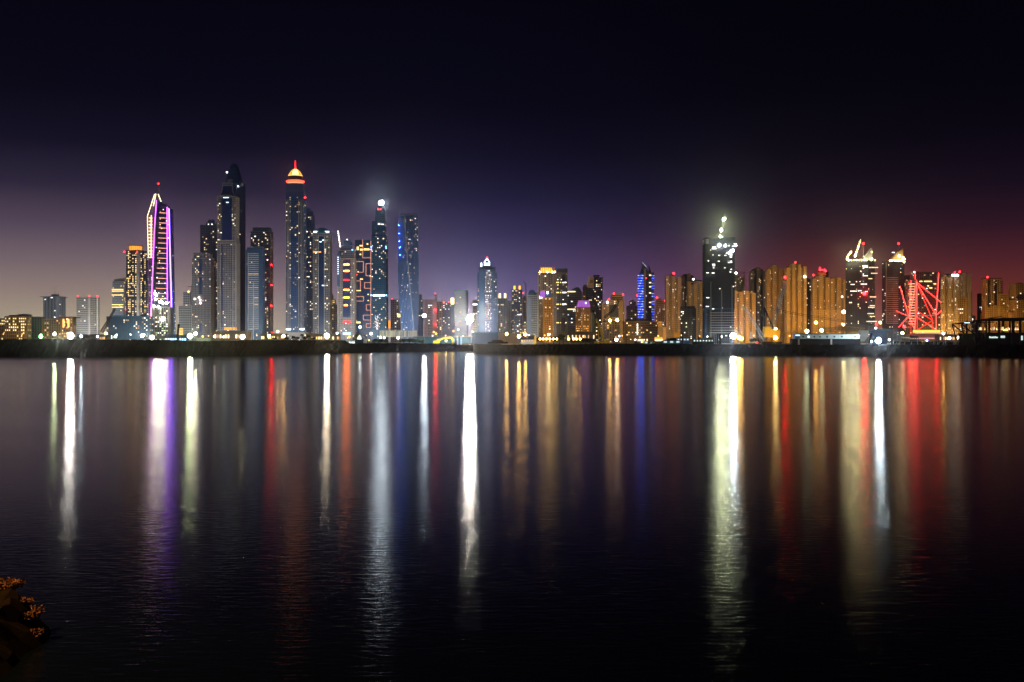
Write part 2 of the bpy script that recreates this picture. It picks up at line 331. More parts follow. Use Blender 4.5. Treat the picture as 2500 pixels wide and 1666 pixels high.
def lerp(tab, x):
    for (a, va), (c, vc) in zip(tab, tab[1:]):
        if x <= c: return va + (vc - va) * max(0, (x - a)) / (c - a)
    return tab[-1][1]
WATERLINE = [(-400, 868.5), (0, 868.5), (600, 867.5), (700, 864), (850, 860.5), (1000, 857.5), (1156, 857), (1164, 863), (1250, 864.5), (1700, 866), (2000, 868), (2500, 871), (2900, 872)]
CREST = [(-400, 829), (0, 828.5), (120, 828), (250, 829), (420, 830), (480, 833), (560, 832), (615, 830), (846, 831), (852, 838.5), (1000, 838), (1160, 839.5), (1250, 841.5), (1500, 839.5), (1560, 840), (1880, 841), (2500, 842), (2900, 842)]
rr = random.Random(5)
b = MB(); n = 560; rows = []
for i in range(n + 1):
    px = -400 + 3300 * i / n; D0 = CZ * F / (lerp(WATERLINE, px) - CY); D1 = D0 + 26; zc = wz(lerp(CREST, px), D1)
    col = []
    for k, (t, z) in enumerate(((0, -.6), (.16, .22), (.35, .45), (.55, .66), (.8, .88), (1, 1.0))):
        D = D0 + (D1 - D0) * t + rr.uniform(-.8, .8); zz = z if k == 0 else zc * z + rr.uniform(-.35, .3) * (1 if k < 5 else .6)
        col.append((wx(px, D0) * D / D0, D, zz))
    D = D1 + 30; col.append((wx(px, D0) * D / D0, D, zc - .2 + rr.uniform(-.2, .1))); D = D1 + 90; col.append((wx(px, D0) * D / D0, D, GZ + .1)); D = D1 + 110; col.append((wx(px, D0) * D / D0, D, GZ - .6))
    rows.append(col)
for i in range(n):
    for k in range(8): b.face([rows[i][k], rows[i + 1][k], rows[i + 1][k + 1], rows[i][k + 1]], 'rockbank')

struct('embankment', b)
b = MB(); pts = [(wx(px, 1) * (CZ * F / (lerp(WATERLINE, px) - CY) + 60), CZ * F / (lerp(WATERLINE, px) - CY) + 60, GZ) for px in range(-400, 2901, 100)]
for p, q in zip(pts, pts[1:]): b.face([p, q, (q[0] * 3400 / q[1], 3400, GZ), (p[0] * 3400 / p[1], 3400, GZ)], 'sandy')
struct('ground', b)
# ------------------------------------------------------------------ the skyline, from the hotel to the pyramid-topped tower
def T(label, D, pc, name='residential_tower', cat='tower', **k): return Tower(label, D, pc, name, cat, **k)
# waterfront hotel
t = T("golden floodlit hotel with a shallow dome and lit arcades beside the water", 1500, 50, 'hotel', 'hotel', wall='beige', st='punched', lit=.42, pal='gold', fpx=7, bpx=5, nwin=44)
t.tier(-12, 24, 780, dr=.7); t.tier(22, 76, 775, dr=.5, yoff=-6); t.tier(26, 74, 770, 775, dr=.4, st='curtain', lit=0, cap=False)
b = MB(); b.lathe([(t.X(78) - t.X(60), t.Z(770)), (t.X(75) - t.X(60), t.Z(768.3)), (t.X(68) - t.X(60), t.Z(767)), (.5, t.Z(766.4))], 'grey', 16, (t.X(60), 0)); t.part('dome', b)
for x in (19, 30, 53, 64, 73): t.fbox('lit_bay', x - 2.5, x + 2.5, 783, 806, 'panel_orange', .3, .5)
t.done()
t = T("unlit grey block standing between the domed hotel and the green floodlight", 1560, 91, 'apartment_building', 'building', wall='grey', lit=.03, st='punched', fpx=6, bpx=6, nwin=3).tier(75, 107, 776, dr=.6).done()
t = T("low beige block with a few amber windows behind the green floodlight", 1520, 130, 'apartment_building', 'building', wall='beige', lit=.28, pal='amber', st='punched', fpx=6, bpx=6, nwin=16)
t.tier(107, 153, 781, dr=.5).plant(112, 126, 778, 'beige').done()
t = T("small orange lit pavilion block with an overhanging roof behind the white floodlight", 1500, 168, 'hotel', 'building', wall='gold', lit=.5, pal='amber', st='punched', fpx=7, bpx=6, nwin=12)
t.tier(154, 182, 777, dr=.8); t.pbox('roof', 152, 188, 774, 776.4, 'brown', dep=24)
for x in (160, 172): t.fbox('lit_bay', x - 2, x + 2, 780, 800, 'panel_orange', .3, .5)
t.done()
# two lone office towers
t = T("dull grey office tower with vertical ribs, rooftop plant and thin antenna", 2150, 133, 'office_tower', wall='grey', glass='greyglass', st='fins', lit=.05, pal='cool', fpx=4, bpx=9, nwin=10)
t.tier(111, 155, 726, sp=.82).plant(127, 143, 719); t.pbox('roof_overhang', 108, 156, 725, 726.5, 'grey', dep=40); t.mast(134, 700, 719, .5); t.mast(142, 712, 722, .4); t.done()
t = T("pale office tower with dark horizontal bands and three red roof lights", 2120, 215, 'office_tower', wall='stone', glass='greyglass', st='bands', lit=.035, pal='cool', fpx=4.6, bpx=6, nwin=12)
t.tier(190, 240, 727, sp=.74); b = MB(); f = t.front
for px in (190, 227, 239.5): b.box(t.X(px) - 1.2, t.X(px) + 1.2, (f - .9) if px == 227 else -4, (f + 2) if px == 227 else 0, 0, t.Z(727.5), 'stone')
t.part('corner_pier', b)
for px in (190, 227, 238): t.beacon(px, 724, y=(f if px == 227 else 0))
t.done()
t = T("grey office tower with a slanted lit glass crown and rows of yellow floors", 2150, 295, 'office_tower', wall='grey', glass='greyglass', st='bands', lit=.10, pal='gold', fpx=4.2, bpx=4, nwin=20)
t.tier(278, 312, 689, sp=.85); b = MB(); f = t.front
b.prism([(t.X(281), -6), (t.X(311), -6), (t.X(311), 6), (t.X(281), 6)], t.ztop + 1.4, t.Z(682), 'stone'); b.face([(t.X(281), -6.1, t.Z(682)), (t.X(311), -6.1, t.Z(682)), (t.X(311), -6.1, t.Z(676))], 'stone'); b.face([(t.X(281), 6, t.Z(682)), (t.X(311), 6, t.Z(676)), (t.X(311), 6, t.Z(682))], 'stone'); b.face([(t.X(281), -6.1, t.Z(682)), (t.X(311), -6.1, t.Z(676)), (t.X(311), 6, t.Z(676)), (t.X(281), 6, t.Z(682))], 'stone')
t.part('crown', b)
for y in (707, 711, 720.5, 744, 750): t.fbox('lit_floor', 279, 307, y, y + 1.7, 'lit_gold', .45, .3)
t.beacon(312, 757, r=1.0, y=f); t.done()
t = T("dark tower under a glowing golden drum crown with lit window rows", 2100, 331, 'office_tower', wall='dark', glass='ink', st='bands', lit=.34, pal='gold', fpx=4.3, bpx=4.5, nwin=60)
t.tier(311, 356, 614, sp=.74); f = t.front
for px in (313, 344): t.beacon(px - 2, 617, y=f)
b = MB(); c = (t.X(331), 0); R = t.X(347) - t.X(331)
b.lathe([(R * .9, t.Z(613)), (R * .95, t.Z(602))], 'crown_orange', 20, c); t.part('crown_drum', b)  # floodlighting on the drum put in as the material's own glow
b = MB(); b.lathe([(R * .9, t.Z(602)), (R * 1.15, t.Z(600.6)), (R * 1.15, t.Z(599.6))], 'brown', 20, c)
for i in range(20): a = 2 * math.pi * i / 20; b.bar((c[0] + R * math.cos(a), R * math.sin(a), t.Z(613)), (c[0] + R * 1.02 * math.cos(a), R * 1.02 * math.sin(a), t.Z(601)), .35, 'brown')
t.part('crown_canopy', b)
b = MB(); b.box(t.X(341.5), t.X(347), f - 1.2, f + 8, 0, t.Z(618), 'stone'); t.part('corner_pier', b); t.done()
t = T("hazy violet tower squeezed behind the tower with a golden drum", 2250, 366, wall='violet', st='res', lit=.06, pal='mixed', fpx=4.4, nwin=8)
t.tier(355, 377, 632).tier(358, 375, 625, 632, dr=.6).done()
# LED-lined tower with mast
t = T("dark glass tower edged with violet and blue light lines below a mast", 2050, 401, 'glass_tower', wall='ink' if False else 'dark', glass='navy', st='curtain', lit=.035, pal='cool', fpx=4.6, bpx=5, nwin=24)
x0b, x1b, x0t, x1t = 376.5, 424, 388.5, 417
def foot(u, t=t):
    a = t.X(x0b + (x0t - x0b) * u); c = t.X(x1b + (x1t - x1b) * u); return [(a, -14), (c, -14), (c, 14), (a, 14)]
t.tier(376, 425, 512, foot=foot); t.front = -14
b = MB(); y0, y1 = -13, 10
for xa, ya, xb2, yb2 in ((388.8, 489, 410, 503),):
    p = [(t.X(388.8), t.Z(513)), (t.X(410.5), t.Z(513)), (t.X(410.5), t.Z(502.5)), (t.X(388.8), t.Z(490))]
    b.face([(x, y0, z) for x, z in p], 'navy'); b.face([(x, y1, z) for x, z in reversed(p)], 'navy')
    for (xa, za), (xb3, zb) in zip(p, p[1:] + p[:1]): b.face([(xa, y1, za), (xb3, y1, zb), (xb3, y0, zb), (xa, y0, za)][::-1], 'navy')
t.part('slanted_roof', b)
b = MB(); b.lathe([(2.2, t.Z(477)), (1.5, t.Z(462)), (1.0, t.Z(450))], 'pinkish', 8, (t.X(387.2), 0)); t.part('mast', b)
b = MB(); b.ball((t.X(387), 0, t.Z(449)), 1.6, 'beacon_red', 6, 4); t.part('beacon', b)
b = MB(); b.prism([(t.X(383.5), -5), (t.X(391), -5), (t.X(391), 5), (t.X(383.5), 5)], t.Z(506), t.Z(476), 'stone', [(t.X(386), -2), (t.X(388.5), -2), (t.X(388.5), 2), (t.X(386), 2)]); t.part('crown', b)
for p, q, m, r in (((388.4, 492), (383.5, 560), 'led_violet', .6), ((383.5, 560), (375.6, 752), 'led_violet', .6), ((375.4, 752), (375, 795), 'led_pink', .7), ((414.2, 508), (414.8, 735), 'led_violet', .62), ((417.6, 511), (425.3, 796), 'led_violet', .6), ((418.8, 512), (426.5, 796), 'led_blue', .9),
                   ((384, 477), (366.5, 530), 'led_warm', .6), ((387, 476), (380.8, 506), 'led_warm', .7), ((392.5, 477), (399.5, 495), 'led_warm', .8), ((366.3, 530), (368.6, 630), 'led_warm', .5), ((375.6, 528), (375.4, 630), 'led_warm', .5)):
    t.line('light_strip', p, q, m, r)
for i in range(18): y = 522 + i * 12.2; x = 399 - i * .42; t.line('light_strip', (x - 3.5 - i * .15, y), (413.6, y + 1), 'led_salmon', .5, .5)
b = MB()
b.box(t.X(367.5), t.X(377), -9, 3, t.Z(630), t.Z(531), 'pinkish'); b.prism([(t.X(367.5), -9), (t.X(380), -9), (t.X(380), 3), (t.X(367.5), 3)], t.Z(531), t.Z(480), 'steel', [(t.X(382), -9), (t.X(386), -9), (t.X(386), 3), (t.X(382), 3)])
t.part('side_wing', b)
b = MB()
for i in range(13): b.box(t.X(367), t.X(376), -10.6, -9.1, t.Z(534 + i * 8) - .5, t.Z(534 + i * 8) + .5, 'lit_warm')
b.box(t.X(369.5), t.X(373.5), -10.2, -9.1, t.Z(554), t.Z(550), 'lit_blue'); t.part('lit_balcony', b)
t.done()
t = T("unfinished podium block with bright white work lights below the violet-lined tower", 1850, 398, 'unfinished_building', 'building', wall='concrete', glass='ink', st='bare', lit=.34, pal='white', fpx=5.4, bpx=5, nwin=60)
t.tier(377, 419, 752, dr=.7); t.pbox('podium', 372, 422, 819, 828, 'concrete', dep=40)
b = MB()
for px, py, r in ((384, 717, 1.7), (388, 722, 1.5), (386, 732, 1.9), (399, 738, 2.6), (404, 741, 1.6), (413, 741, 1.6), (382, 748, 1.5), (392, 749, 1.5), (402, 782, 2.0), (403, 776, 1.2)): b.ball((t.X(px), t.front - 2.5, t.Z(py)), r, 'work_lamp', 6, 4)
t.part('work_light', b)
b = MB()
for px in (383, 391, 400, 409): b.bar((t.X(px), t.front - 1, t.Z(752)), (t.X(px), t.front - 1, t.Z(714 + (px % 5) * 4)), .3, 'steel')
t.part('column', b); t.done()
t = T("long teal glass block with scattered windows and red roof lights, boom crane beside it", 1700, 319, 'office_building', 'building', wall='tealwall', glass='tealglass', st='curtain', lit=.10, pal='cool', fpx=5, bpx=5, nwin=40)
t.tier(266, 371, 775, dr=.3); t.pbox('roof', 285, 352, 771.5, 773, 'tealwall', dep=16)
for px in (269, 277, 283, 312, 367): t.beacon(px, 774.5, r=.7, y=t.front + 1)
t.done()
t = T("hazy blue unfinished tower in two steps with one yellow work light", 2300, 460, 'unfinished_tower', wall='white', glass='greyglass', st='slab', lit=.02, fpx=4.2, nwin=4)  # pale wall and glass colours stand in for haze over this tower
t.tier(438, 474, 748, dr=.6, yoff=4).tier(449, 465, 714, 748, dr=.9)
b = MB(); b.ball((t.X(463), -8, t.Z(713)), 2.2, 'crown_yellow', 6, 4); t.part('work_light', b)
b = MB(); b.lattice((t.X(469), 0, t.Z(748)), (t.X(469), 0, t.Z(697)), 2.4, 14, .3, 'steel'); b.lattice((t.X(458), 0, t.Z(700)), (t.X(472), 0, t.Z(700)), 1.6, 8, .25, 'steel'); t.part('tower_crane', b); t.done()
t = T("cream tower with a blue glass spine, shorter neighbour of the tallest cream tower", 2300, 496, wall='stone', st='res', lit=.07, pal='mixed', fpx=4.3, bpx=3.6, nwin=40)
t.tier(473, 519, 633, dr=.7).tier(476, 515, 622, 633, dr=.6).tier(474, 492, 619, 622, dr=1)
t.front = -t.D / F * 46 * .35
for a, c in ((634, 672), (678, 720), (790, 815)): t.fbox('glass_spine', 491, 498, a, c, 'blueglass', .7, .5)
b = MB()
for px, py in ((481, 731), (494, 734), (491, 727), (495, 741)): b.ball((t.X(px), t.front - 2, t.Z(py)), 1.5, 'beacon_white', 6, 4)
t.part('work_light', b); t.done()
t = T("dark tower with amber window columns behind the cream blue-spined tower", 2420, 515, wall='grey', glass='navy', st='res', lit=.16, pal='warm', fpx=4.4, bpx=4.4, nwin=40)
t.tier(493, 535, 552, dr=.7).tier(505, 526, 546, 552, dr=.8).plant(509, 523, 537, 'blueish').done()
t = T("tall cream tower with balcony stacks and a flared arched crown", 2230, 558, wall='stone', glass='navy', st='res', lit=.10, pal='warm', fpx=4.5, bpx=3.9, nwin=70)
t.tier(536, 582, 597, dr=.75, lit=.04).tier(536, 581, 590, 597, dr=.8, st='bands', lit=0).tier(535, 580, 484, 590, dr=.75, lit=.2); t.front = -t.D / F * 46 * .375
t.fbox('glass_bay', 547, 571, 486, 588, 'navy', .2, 1.0)
for x in (545.5, 570): t.fbox('glass_strip', x, x + 2.6, 600, 800, 'navy', .75, .5)
b = MB()
for i in range(11):
    for a, c in ((534, 542), (571, 580)): b.box(t.X(a), t.X(c), t.front - 1.8, t.front - .5, t.Z(488 + i * 9) - .8, t.Z(488 + i * 9) + .5, 'stone')
t.part('balcony_stack', b)
b = MB()
for k in range(9):
    y = 600 + k * 23
    for a, c in ((536, 544), (573, 582)): b.box(t.X(a), t.X(c), t.front - 1.6, t.front - .6, t.Z(y) - .7, t.Z(y) + .7, 'stone')
for a in (536.5, 543.5, 572, 580): b.box(t.X(a) - .8, t.X(a) + .8, t.front - 1.5, t.front - .45, 0, t.Z(592), 'stone')
t.part('frame_band', b)
b = MB(); P = lambda h, y: [(t.X(558 - h), -h * .7), (t.X(558 + h), -h * .7), (t.X(558 + h), h * .7), (t.X(558 - h), h * .7)]
hs = [(21, 484), (16.5, 478), (13.5, 471), (12, 463), (11.5, 455), (11.5, 449)]
for (h0, a), (h1, c) in zip(hs, hs[1:]): b.prism(P(h0, a), t.Z(a), t.Z(c), 'navy', P(h1, c))
for sgn in (-1, 1):
    for (h0, a), (h1, c) in zip(hs, hs[1:]): b.bar((t.X(558 + sgn * h0), -h0 * .7 - .3, t.Z(a)), (t.X(558 + sgn * h1), -h1 * .7 - .3, t.Z(c)), .7, 'stone')
for y in (449, 454): b.box(t.X(546.5), t.X(569.5), -9.2, 9.2, t.Z(y) - .7, t.Z(y) + .7, 'stone')
for i in range(12): a0 = math.pi * i / 12; a1 = math.pi * (i + 1) / 12; b.bar((t.X(558 - 16 * math.cos(a0)), t.front - .6, t.Z(484 - 5 * math.sin(a0))), (t.X(558 - 16 * math.cos(a1)), t.front - .6, t.Z(484 - 5 * math.sin(a1))), .7, 'stone')
t.part('crown', b)
for a, c, y in ((550, 563, 484.5), (557, 563, 496)): t.fbox('lit_floor', a, c, y, y + 1.8, 'lit_cool', 1.4, .3)
t.fbox('lit_podium', 552, 582, 800, 806, 'crown_orange', .8, .4); t.done()
t = T("tallest dark tower with a pointed unlit cap behind the cream arched tower", 2480, 576, wall='blueish', glass='navy', st='slab', lit=.012, fpx=4.4, bpx=5, nwin=6)
t.tier(556, 598, 452, sp=.62, dr=.9)
b = MB(); P = lambda h: [(t.X(572) - t.X(0) + t.X(0) - h, -h), (t.X(572) + h, -h), (t.X(572) + h, h), (t.X(572) - h, h)]
hs = [(15.5, 452), (14.5, 440), (11.5, 424), (8.5, 411), (6.5, 405), (4.2, 401)]
for (h0, a), (h1, c) in zip(hs, hs[1:]): b.prism(P(h0), t.Z(a), t.Z(c), 'navy', P(h1))
b.bar((t.X(567), 0, t.Z(405)), (t.X(567), 0, t.Z(401)), .5, 'steel'); t.part('cap', b)
t.beacon(557.5, 423, 'beacon_white', 1.5, -12); t.beacon(587.5, 458, 'beacon_white', 1.4, -24)
b = MB(); b.box(t.X(590), t.X(596), -8, 6, t.Z(456), t.Z(449), 'pinkish'); b.box(t.X(561), t.X(573), -22, -14, t.Z(447), t.Z(441), 'grey'); t.part('roof_plant', b); t.done()
t = T("dark glass slab tower with a white ladder of balconies down its front", 2250, 624, wall='blueish', glass='tealglass', st='curtain', lit=.01, pal='warm', fpx=4.5, bpx=4, nwin=8)
t.tier(604, 644, 612, dr=.7).tier(606, 643, 606, 612, dr=.6); t.front = -t.D / F * 40 * .35
b = MB()
for i in range(39): b.box(t.X(610), t.X(635), t.front - 2, t.front - .5, t.Z(621 + i * 4.8) - .65, t.Z(621 + i * 4.8) + .65, 'white')
b.box(t.X(609), t.X(610), t.front - 2.1, t.front - .4, 0, t.Z(619), 'white'); b.box(t.X(622), t.X(623), t.front - 2.1, t.front - .4, 0, t.Z(690), 'white'); t.part('balcony_ladder', b)
for x0, x1, y in ((610, 620, 669), (622, 634, 669), (611, 620, 702), (624, 634, 702), (624, 634, 727), (624, 634, 735), (611, 622, 740), (624, 634, 743), (611, 621, 803)): t.fbox('lit_floor', x0, x1, y, y + 2.2, 'lit_dim', .4, .4)
t.done()
t = T("grey balcony tower with three red lights down one edge", 2400, 640, wall='grey', glass='navy', st='slab', lit=.13, pal='warm', fpx=4.4, bpx=4.2, nwin=40)
t.tier(616, 663, 568, dr=.7).tier(620, 660, 558, 568, dr=.6, st='curtain', glass='tealglass', lit=0)
for y in (648, 697, 747): t.beacon(666, y, 'beacon_red_big', 1.3, y=-14)
t.done()
# domed spire tower and neighbours
t = T("very tall dark tower with a red ring, glowing golden dome and red spire", 2250, 721, wall='blueish', glass='navy', st='curtain', lit=.09, pal='warm', fpx=4.3, bpx=4.2, nwin=80)
t.tier(701, 745, 470, dr=.85).tier(700, 743, 452, 470, dr=.85, st='curtain', lit=0); t.front = -t.D / F * 44 * .43
for a, c in ((701.5, 702.6), (705, 706), (708, 709), (711.5, 712.5), (732, 733), (736, 737), (739.5, 740.5), (743, 744)): t.fbox('pier', a, c, 490, 815, 'stone', .5, .9)
for i in range(60): t.fbox('balcony', 713, 731.5, 492 + i * 5.3, 493.2 + i * 5.3, 'blueish', .4, .8)
b = MB(); c = (t.X(721), 0); R = t.D / F
b.lathe([(17 * R, t.Z(452)), (17 * R, t.Z(449)), (16.5 * R, t.Z(447))], 'grey', 24, c); t.part('drum', b)
b = MB(); b.lathe([(20.5 * R, t.Z(446)), (22 * R, t.Z(445)), (22 * R, t.Z(442.5)), (20 * R, t.Z(441.8))], 'ring_red', 24, c); t.part('light_ring', b)
b = MB(); b.lathe([(19.5 * R, t.Z(449.6)), (19.5 * R, t.Z(447.4))], 'lit_dim', 24, c); t.part('lit_floor', b)
b = MB(); b.lathe([(15.5 * R, t.Z(440.5)), (15.5 * R, t.Z(432)), (17.5 * R, t.Z(431))], 'dark', 24, c); t.part('gallery', b)
b = MB(); b.lathe([(17.6 * R, t.Z(431)), (17.2 * R, t.Z(429))], 'panel_orange', 24, c)
pr = [(16.5, 429), (14.5, 425), (11.5, 420.5), (7.5, 416), (3.5, 413.5), (1, 412.5)]
for i in range(16):
    a = 2 * math.pi * i / 16
    for (r0, a0), (r1, a1) in zip(pr, pr[1:]): b.bar((c[0] + r0 * R * math.cos(a), r0 * R * math.sin(a), t.Z(a0)), (c[0] + r1 * R * math.cos(a), r1 * R * math.sin(a), t.Z(a1)), .6, 'dome_gold')
t.part('dome', b)
b = MB(); b.lathe([(7 * R, t.Z(427)), (7.2 * R, t.Z(421)), (4 * R, t.Z(416)), (1, t.Z(413))], 'crown_yellow', 12, c); t.part('lantern', b)
b = MB(); b.bar((c[0], 0, t.Z(413)), (c[0], 0, t.Z(393)), 1.1, 'sign_red', .4, 6); t.part('spire', b)
b = MB(); b.ball((t.X(747), -8, t.Z(484)), 1.7, 'beacon_red', 6, 4); b.bar((t.X(743), -8, t.Z(484)), (t.X(747), -8, t.Z(484)), .3, 'steel'); t.part('beacon', b)
for a in (703, 736): t.fbox('lit_floor', a, a + 11, 803, 806, 'sign_white', 1.3, .4)
t.pbox('podium', 700, 750, 812, 828, 'stone', dep=50); t.done()
t = T("dark rounded-top tower tucked behind the golden-domed spire tower", 2400, 755, wall='blueish', glass='navy', st='res', lit=.10, pal='warm', fpx=4.4, bpx=4.2, nwin=26)
t.tier(742, 766, 530, dr=.9).tier(743, 763, 518, 530, dr=.8, lit=0).tier(744, 757, 511, 518, dr=.8, lit=0).mast(765, 533, 546, .8, 'stone', -8); t.done()
t = T("tower with white lit eaves under a low dome and paired cream balcony stacks", 2280, 787, wall='stone', glass='navy', st='res', lit=.13, pal='warm', fpx=4.4, bpx=4.4, nwin=50)
t.tier(767, 808, 573, dr=.75); t.front = -t.D / F * 41 * .375
t.fbox('glass_bay', 781, 794, 580, 815, 'navy', .3, 1.0)
for a in (779.5, 794): t.fbox('pier', a, a + 1.4, 578, 815, 'white', 1.35, .6)
b = MB(); c = (t.X(787), 0); R = t.D / F; b.lathe([(18 * R, t.Z(572.5)), (18.5 * R, t.Z(568)), (14 * R, t.Z(562)), (8 * R, t.Z(558)), (1, t.Z(556))], 'tealwall', 20, c); t.part('dome', b)
for a in (768, 795): t.fbox('lit_eave', a, a + 11, 566, 570, 'lit_cool', -1, .5)
for a, y in ((783, 591), (790, 587), (789, 697)): t.fbox('lit_room', a, a + 5, y, y + 2.5, 'lit_cool', 1.4, .3)
t.fbox('lit_terrace', 768, 787, 616, 618, 'panel_orange', 1.4, .5); t.done()
t = T("slim tower with a stepped golden lit top in the gap beside the white-eaved tower", 2600, 817, wall='beige', st='res', lit=.14, pal='gold', fpx=4.6, nwin=16)
t.tier(807, 825, 745, dr=.8).tier(808, 819, 733, 745, dr=.8, lit=.5).tier(809, 814, 721, 733, dr=.9, lit=.6).done()
# lit crane boom and beige domed tower
t = T("beige tower with a dark dome and orange lit panels down its centre", 2200, 847, wall='beige', glass='navy', st='punched', lit=.10, pal='warm', fpx=4.4, bpx=3.8, nwin=40)
t.tier(826, 868, 633, dr=.75); t.front = -t.D / F * 42 * .375
t.tier(828, 866, 614, 633, dr=.7, st='curtain', lit=.05).tier(832, 862, 602, 614, dr=.7, st='curtain', lit=.08); t.front = -t.D / F * 42 * .375
b = MB(); c = (t.X(847.5), 0); R = t.D / F; b.lathe([(14 * R, t.Z(602)), (13 * R, t.Z(595)), (9 * R, t.Z(589)), (1, t.Z(586))], 'blueish', 16, c); t.part('dome', b)
t.fbox('glass_bay', 840, 857, 636, 775, 'navy', .2, .9)
for y, m in ((646, 'panel_hot'), (661.5, 'panel_hot'), (683.5, 'sign_red'), (707.5, 'panel_hot'), (726, 'panel_hot'), (744.5, 'panel_hot')): t.fbox('lit_panel', 842 + (y > 740), 855 - 4 * (y > 740), y, y + 3, m, 1.2, .4)
t.fbox('sign', 840.5, 858, 785.3, 788.8, 'sign_red', .4, .5, "red illuminated sign band"); t.fbox('sign', 840, 858.5, 812.5, 817.5, 'sign_blue', .4, .5, "pale blue illuminated sign board")
b = MB(); b.box(t.X(826), t.X(833), t.front - 2, t.front - .3, t.Z(700), t.Z(614), 'blueish')
for i in range(9): b.box(t.X(827), t.X(829.5), t.front - 2.5, t.front - 2.1, t.Z(630 + i * 5) - .9, t.Z(630 + i * 5) + .9, 'lit_cool')
t.part('side_bay', b); t.beacon(849, 586, 'beacon_white', .8, -6); t.beacon(863, 612, 'beacon_blue', 1.2, -16); t.done()
t = T("blue glass block patterned with thin glowing rectangles of salmon light", 2240, 888, 'glass_tower', wall='blueish', glass='blueglass', st='curtain', lit=.05, pal='gold', fpx=5, bpx=5, nwin=24)
t.tier(869, 908, 588, dr=.7); t.front = -t.D / F * 39 * .35
R_ = [(870, 640, 889, 666), (895.5, 645, 907, 674.5), (870, 687, 882, 711), (892, 691, 907, 705), (870, 725, 889.5, 736), (896, 745, 907, 758), (889, 770, 907, 782), (896, 791, 907, 800)]
for x0, y0, x1, y1 in R_:
    for p, q in (((x0, y0), (x1, y0)), ((x0, y1), (x1, y1)), ((x0, y0), (x0, y1)), ((x1, y0), (x1, y1))):
        if p[0] == q[0] == 907: continue
        t.line('light_strip', p, q, 'led_maze', .24, .6)
t.line('light_strip', (869.4, 610), (869.4, 810), 'led_maze', .27, .6); t.line('light_strip', (907.2, 590), (907.2, 800), 'led_maze', .24, .6); t.line('light_strip', (887.6, 586), (887.6, 632), 'led_maze', .27, .6); t.line('light_strip', (889, 631), (907, 631), 'led_maze', .24, .6)
for x0, x1, y0, y1 in ((873, 878, 604, 612), (890, 904, 608.5, 612.5), (880, 887, 600, 603), (881, 887, 609, 613), (897, 901, 596, 599), (880, 884, 621, 624), (871, 883, 709.5, 711.5), (881, 888, 681.5, 684), (872, 882, 786, 790)): t.fbox('lit_room', x0, x1, y0, y1, 'lit_gold', .4, .3)
for y in (652, 672, 715, 728): t.beacon(868.5 if y > 700 or y < 660 else 873, y, r=1.1, y=t.front - 2)
t.done()
t = T("slim dark stepped tower with a brilliant white beacon and a white lit band", 2200, 927, 'glass_tower', wall='dark', glass='tealglass', st='curtain', lit=.07, pal='warm', fpx=4.4, bpx=4.6, nwin=50)
R = t.D / F
def mk(a0, c0, a1, c1, dy=15):
    return lambda u: [(t.X(a0 + (a1 - a0) * u), -dy), (t.X(c0 + (c1 - c0) * u), -dy), (t.X(c0 + (c1 - c0) * u), dy), (t.X(a0 + (a1 - a0) * u), dy)]
t.tier(908, 946, 578, foot=mk(908, 946, 909, 945)); t.tier(910, 941, 544, 578, foot=mk(909.5, 941.5, 910.5, 941, 13.5)); t.tier(917, 940, 512, 544, foot=mk(917, 940.5, 919.5, 939.5, 10), lit=.01); t.front = -15
b = MB(); b.prism([(t.X(922), -5), (t.X(938), -5), (t.X(938), 5), (t.X(922), 5)], t.ztop + 1.4, t.Z(501), 'dark', [(t.X(925), -3), (t.X(935), -3), (t.X(935), 3), (t.X(925), 3)]); t.part('lantern_base', b)
b = MB(); b.ball((t.X(930.5), 0, t.Z(496)), 4.6, 'lamp_white_top', 10, 6); t.part('beacon', b, "brilliant white beacon")
for px in (925, 931): t.beacon(px, 512.5, r=1.4, y=-11)
t.fbox('lit_band', 913, 942, 720.5, 724, 'sign_white', .5, .5)
for px, py in ((909, 605), (945, 608), (908.5, 722), (945.5, 722), (909, 611), (944.5, 604)): t.beacon(px, py, 'beacon_blue', 1.3, -16)
b = MB(); q = random.Random(3)
for i in range(80): x = 923 + q.gauss(0, 2.2) - (i % 3); y = 770 + (i / 80) ** .8 * 35; b.box(t.X(x), t.X(x + 1), -16.2, -15.4, t.Z(y), t.Z(y + .9), q.choice(('lit_cool', 'lit_pink', 'lit_white')))
t.part('sparkle_screen', b)
t.fbox('lit_room', 925, 930, 548, 550.5, 'lit_white', -1.3, .3); t.fbox('lit_room', 932, 939, 549, 550.3, 'lit_white', -1.3, .3)
b = MB(); b.ball((t.X(909 - 30), -17, t.Z(798)), 2, 'beacon_white', 6, 4); t.done()
# twisted tower
t = T("spiralling blue tower whose ribbed walls twist from base to roof", 2150, 997, 'twisted_tower', wall='ribs', glass='blueglass', st='fins', lit=.09, pal='mixed', fpx=4.3, bpx=4.4, nwin=60)
R = t.D / F
def foot(u):
    a = math.radians(-8 - 54 * u); h = (14.6 + 3.2 * min(1, u * 2) - .6 * max(0, u - .5)) * R; ox = t.X(1001 - 4 * min(1, u * 2)); P = [(-h, -h), (h, -h), (h, h), (-h, h)]
    return [(ox + x * math.cos(a) - y * math.sin(a), x * math.sin(a) + y * math.cos(a)) for x, y in P]
t.tier(973, 1021, 533, foot=foot); t.plant(978, 1016, 526, 'blueish')
b = MB()
for k in range(3):
    for i in range(30):
        P, Q = foot(i / 30)[k], foot((i + 1) / 30)[k]; b.bar((P[0], P[1], t.ztop * i / 30), (Q[0], Q[1], t.ztop * (i + 1) / 30), .75, 'stone')
t.part('corner_rib', b)
b = MB()
for i in range(5): b.bar((t.X(976 + i * 11), -14, t.ztop), (t.X(976 + i * 11), -14, t.Z(524)), .4, 'steel')
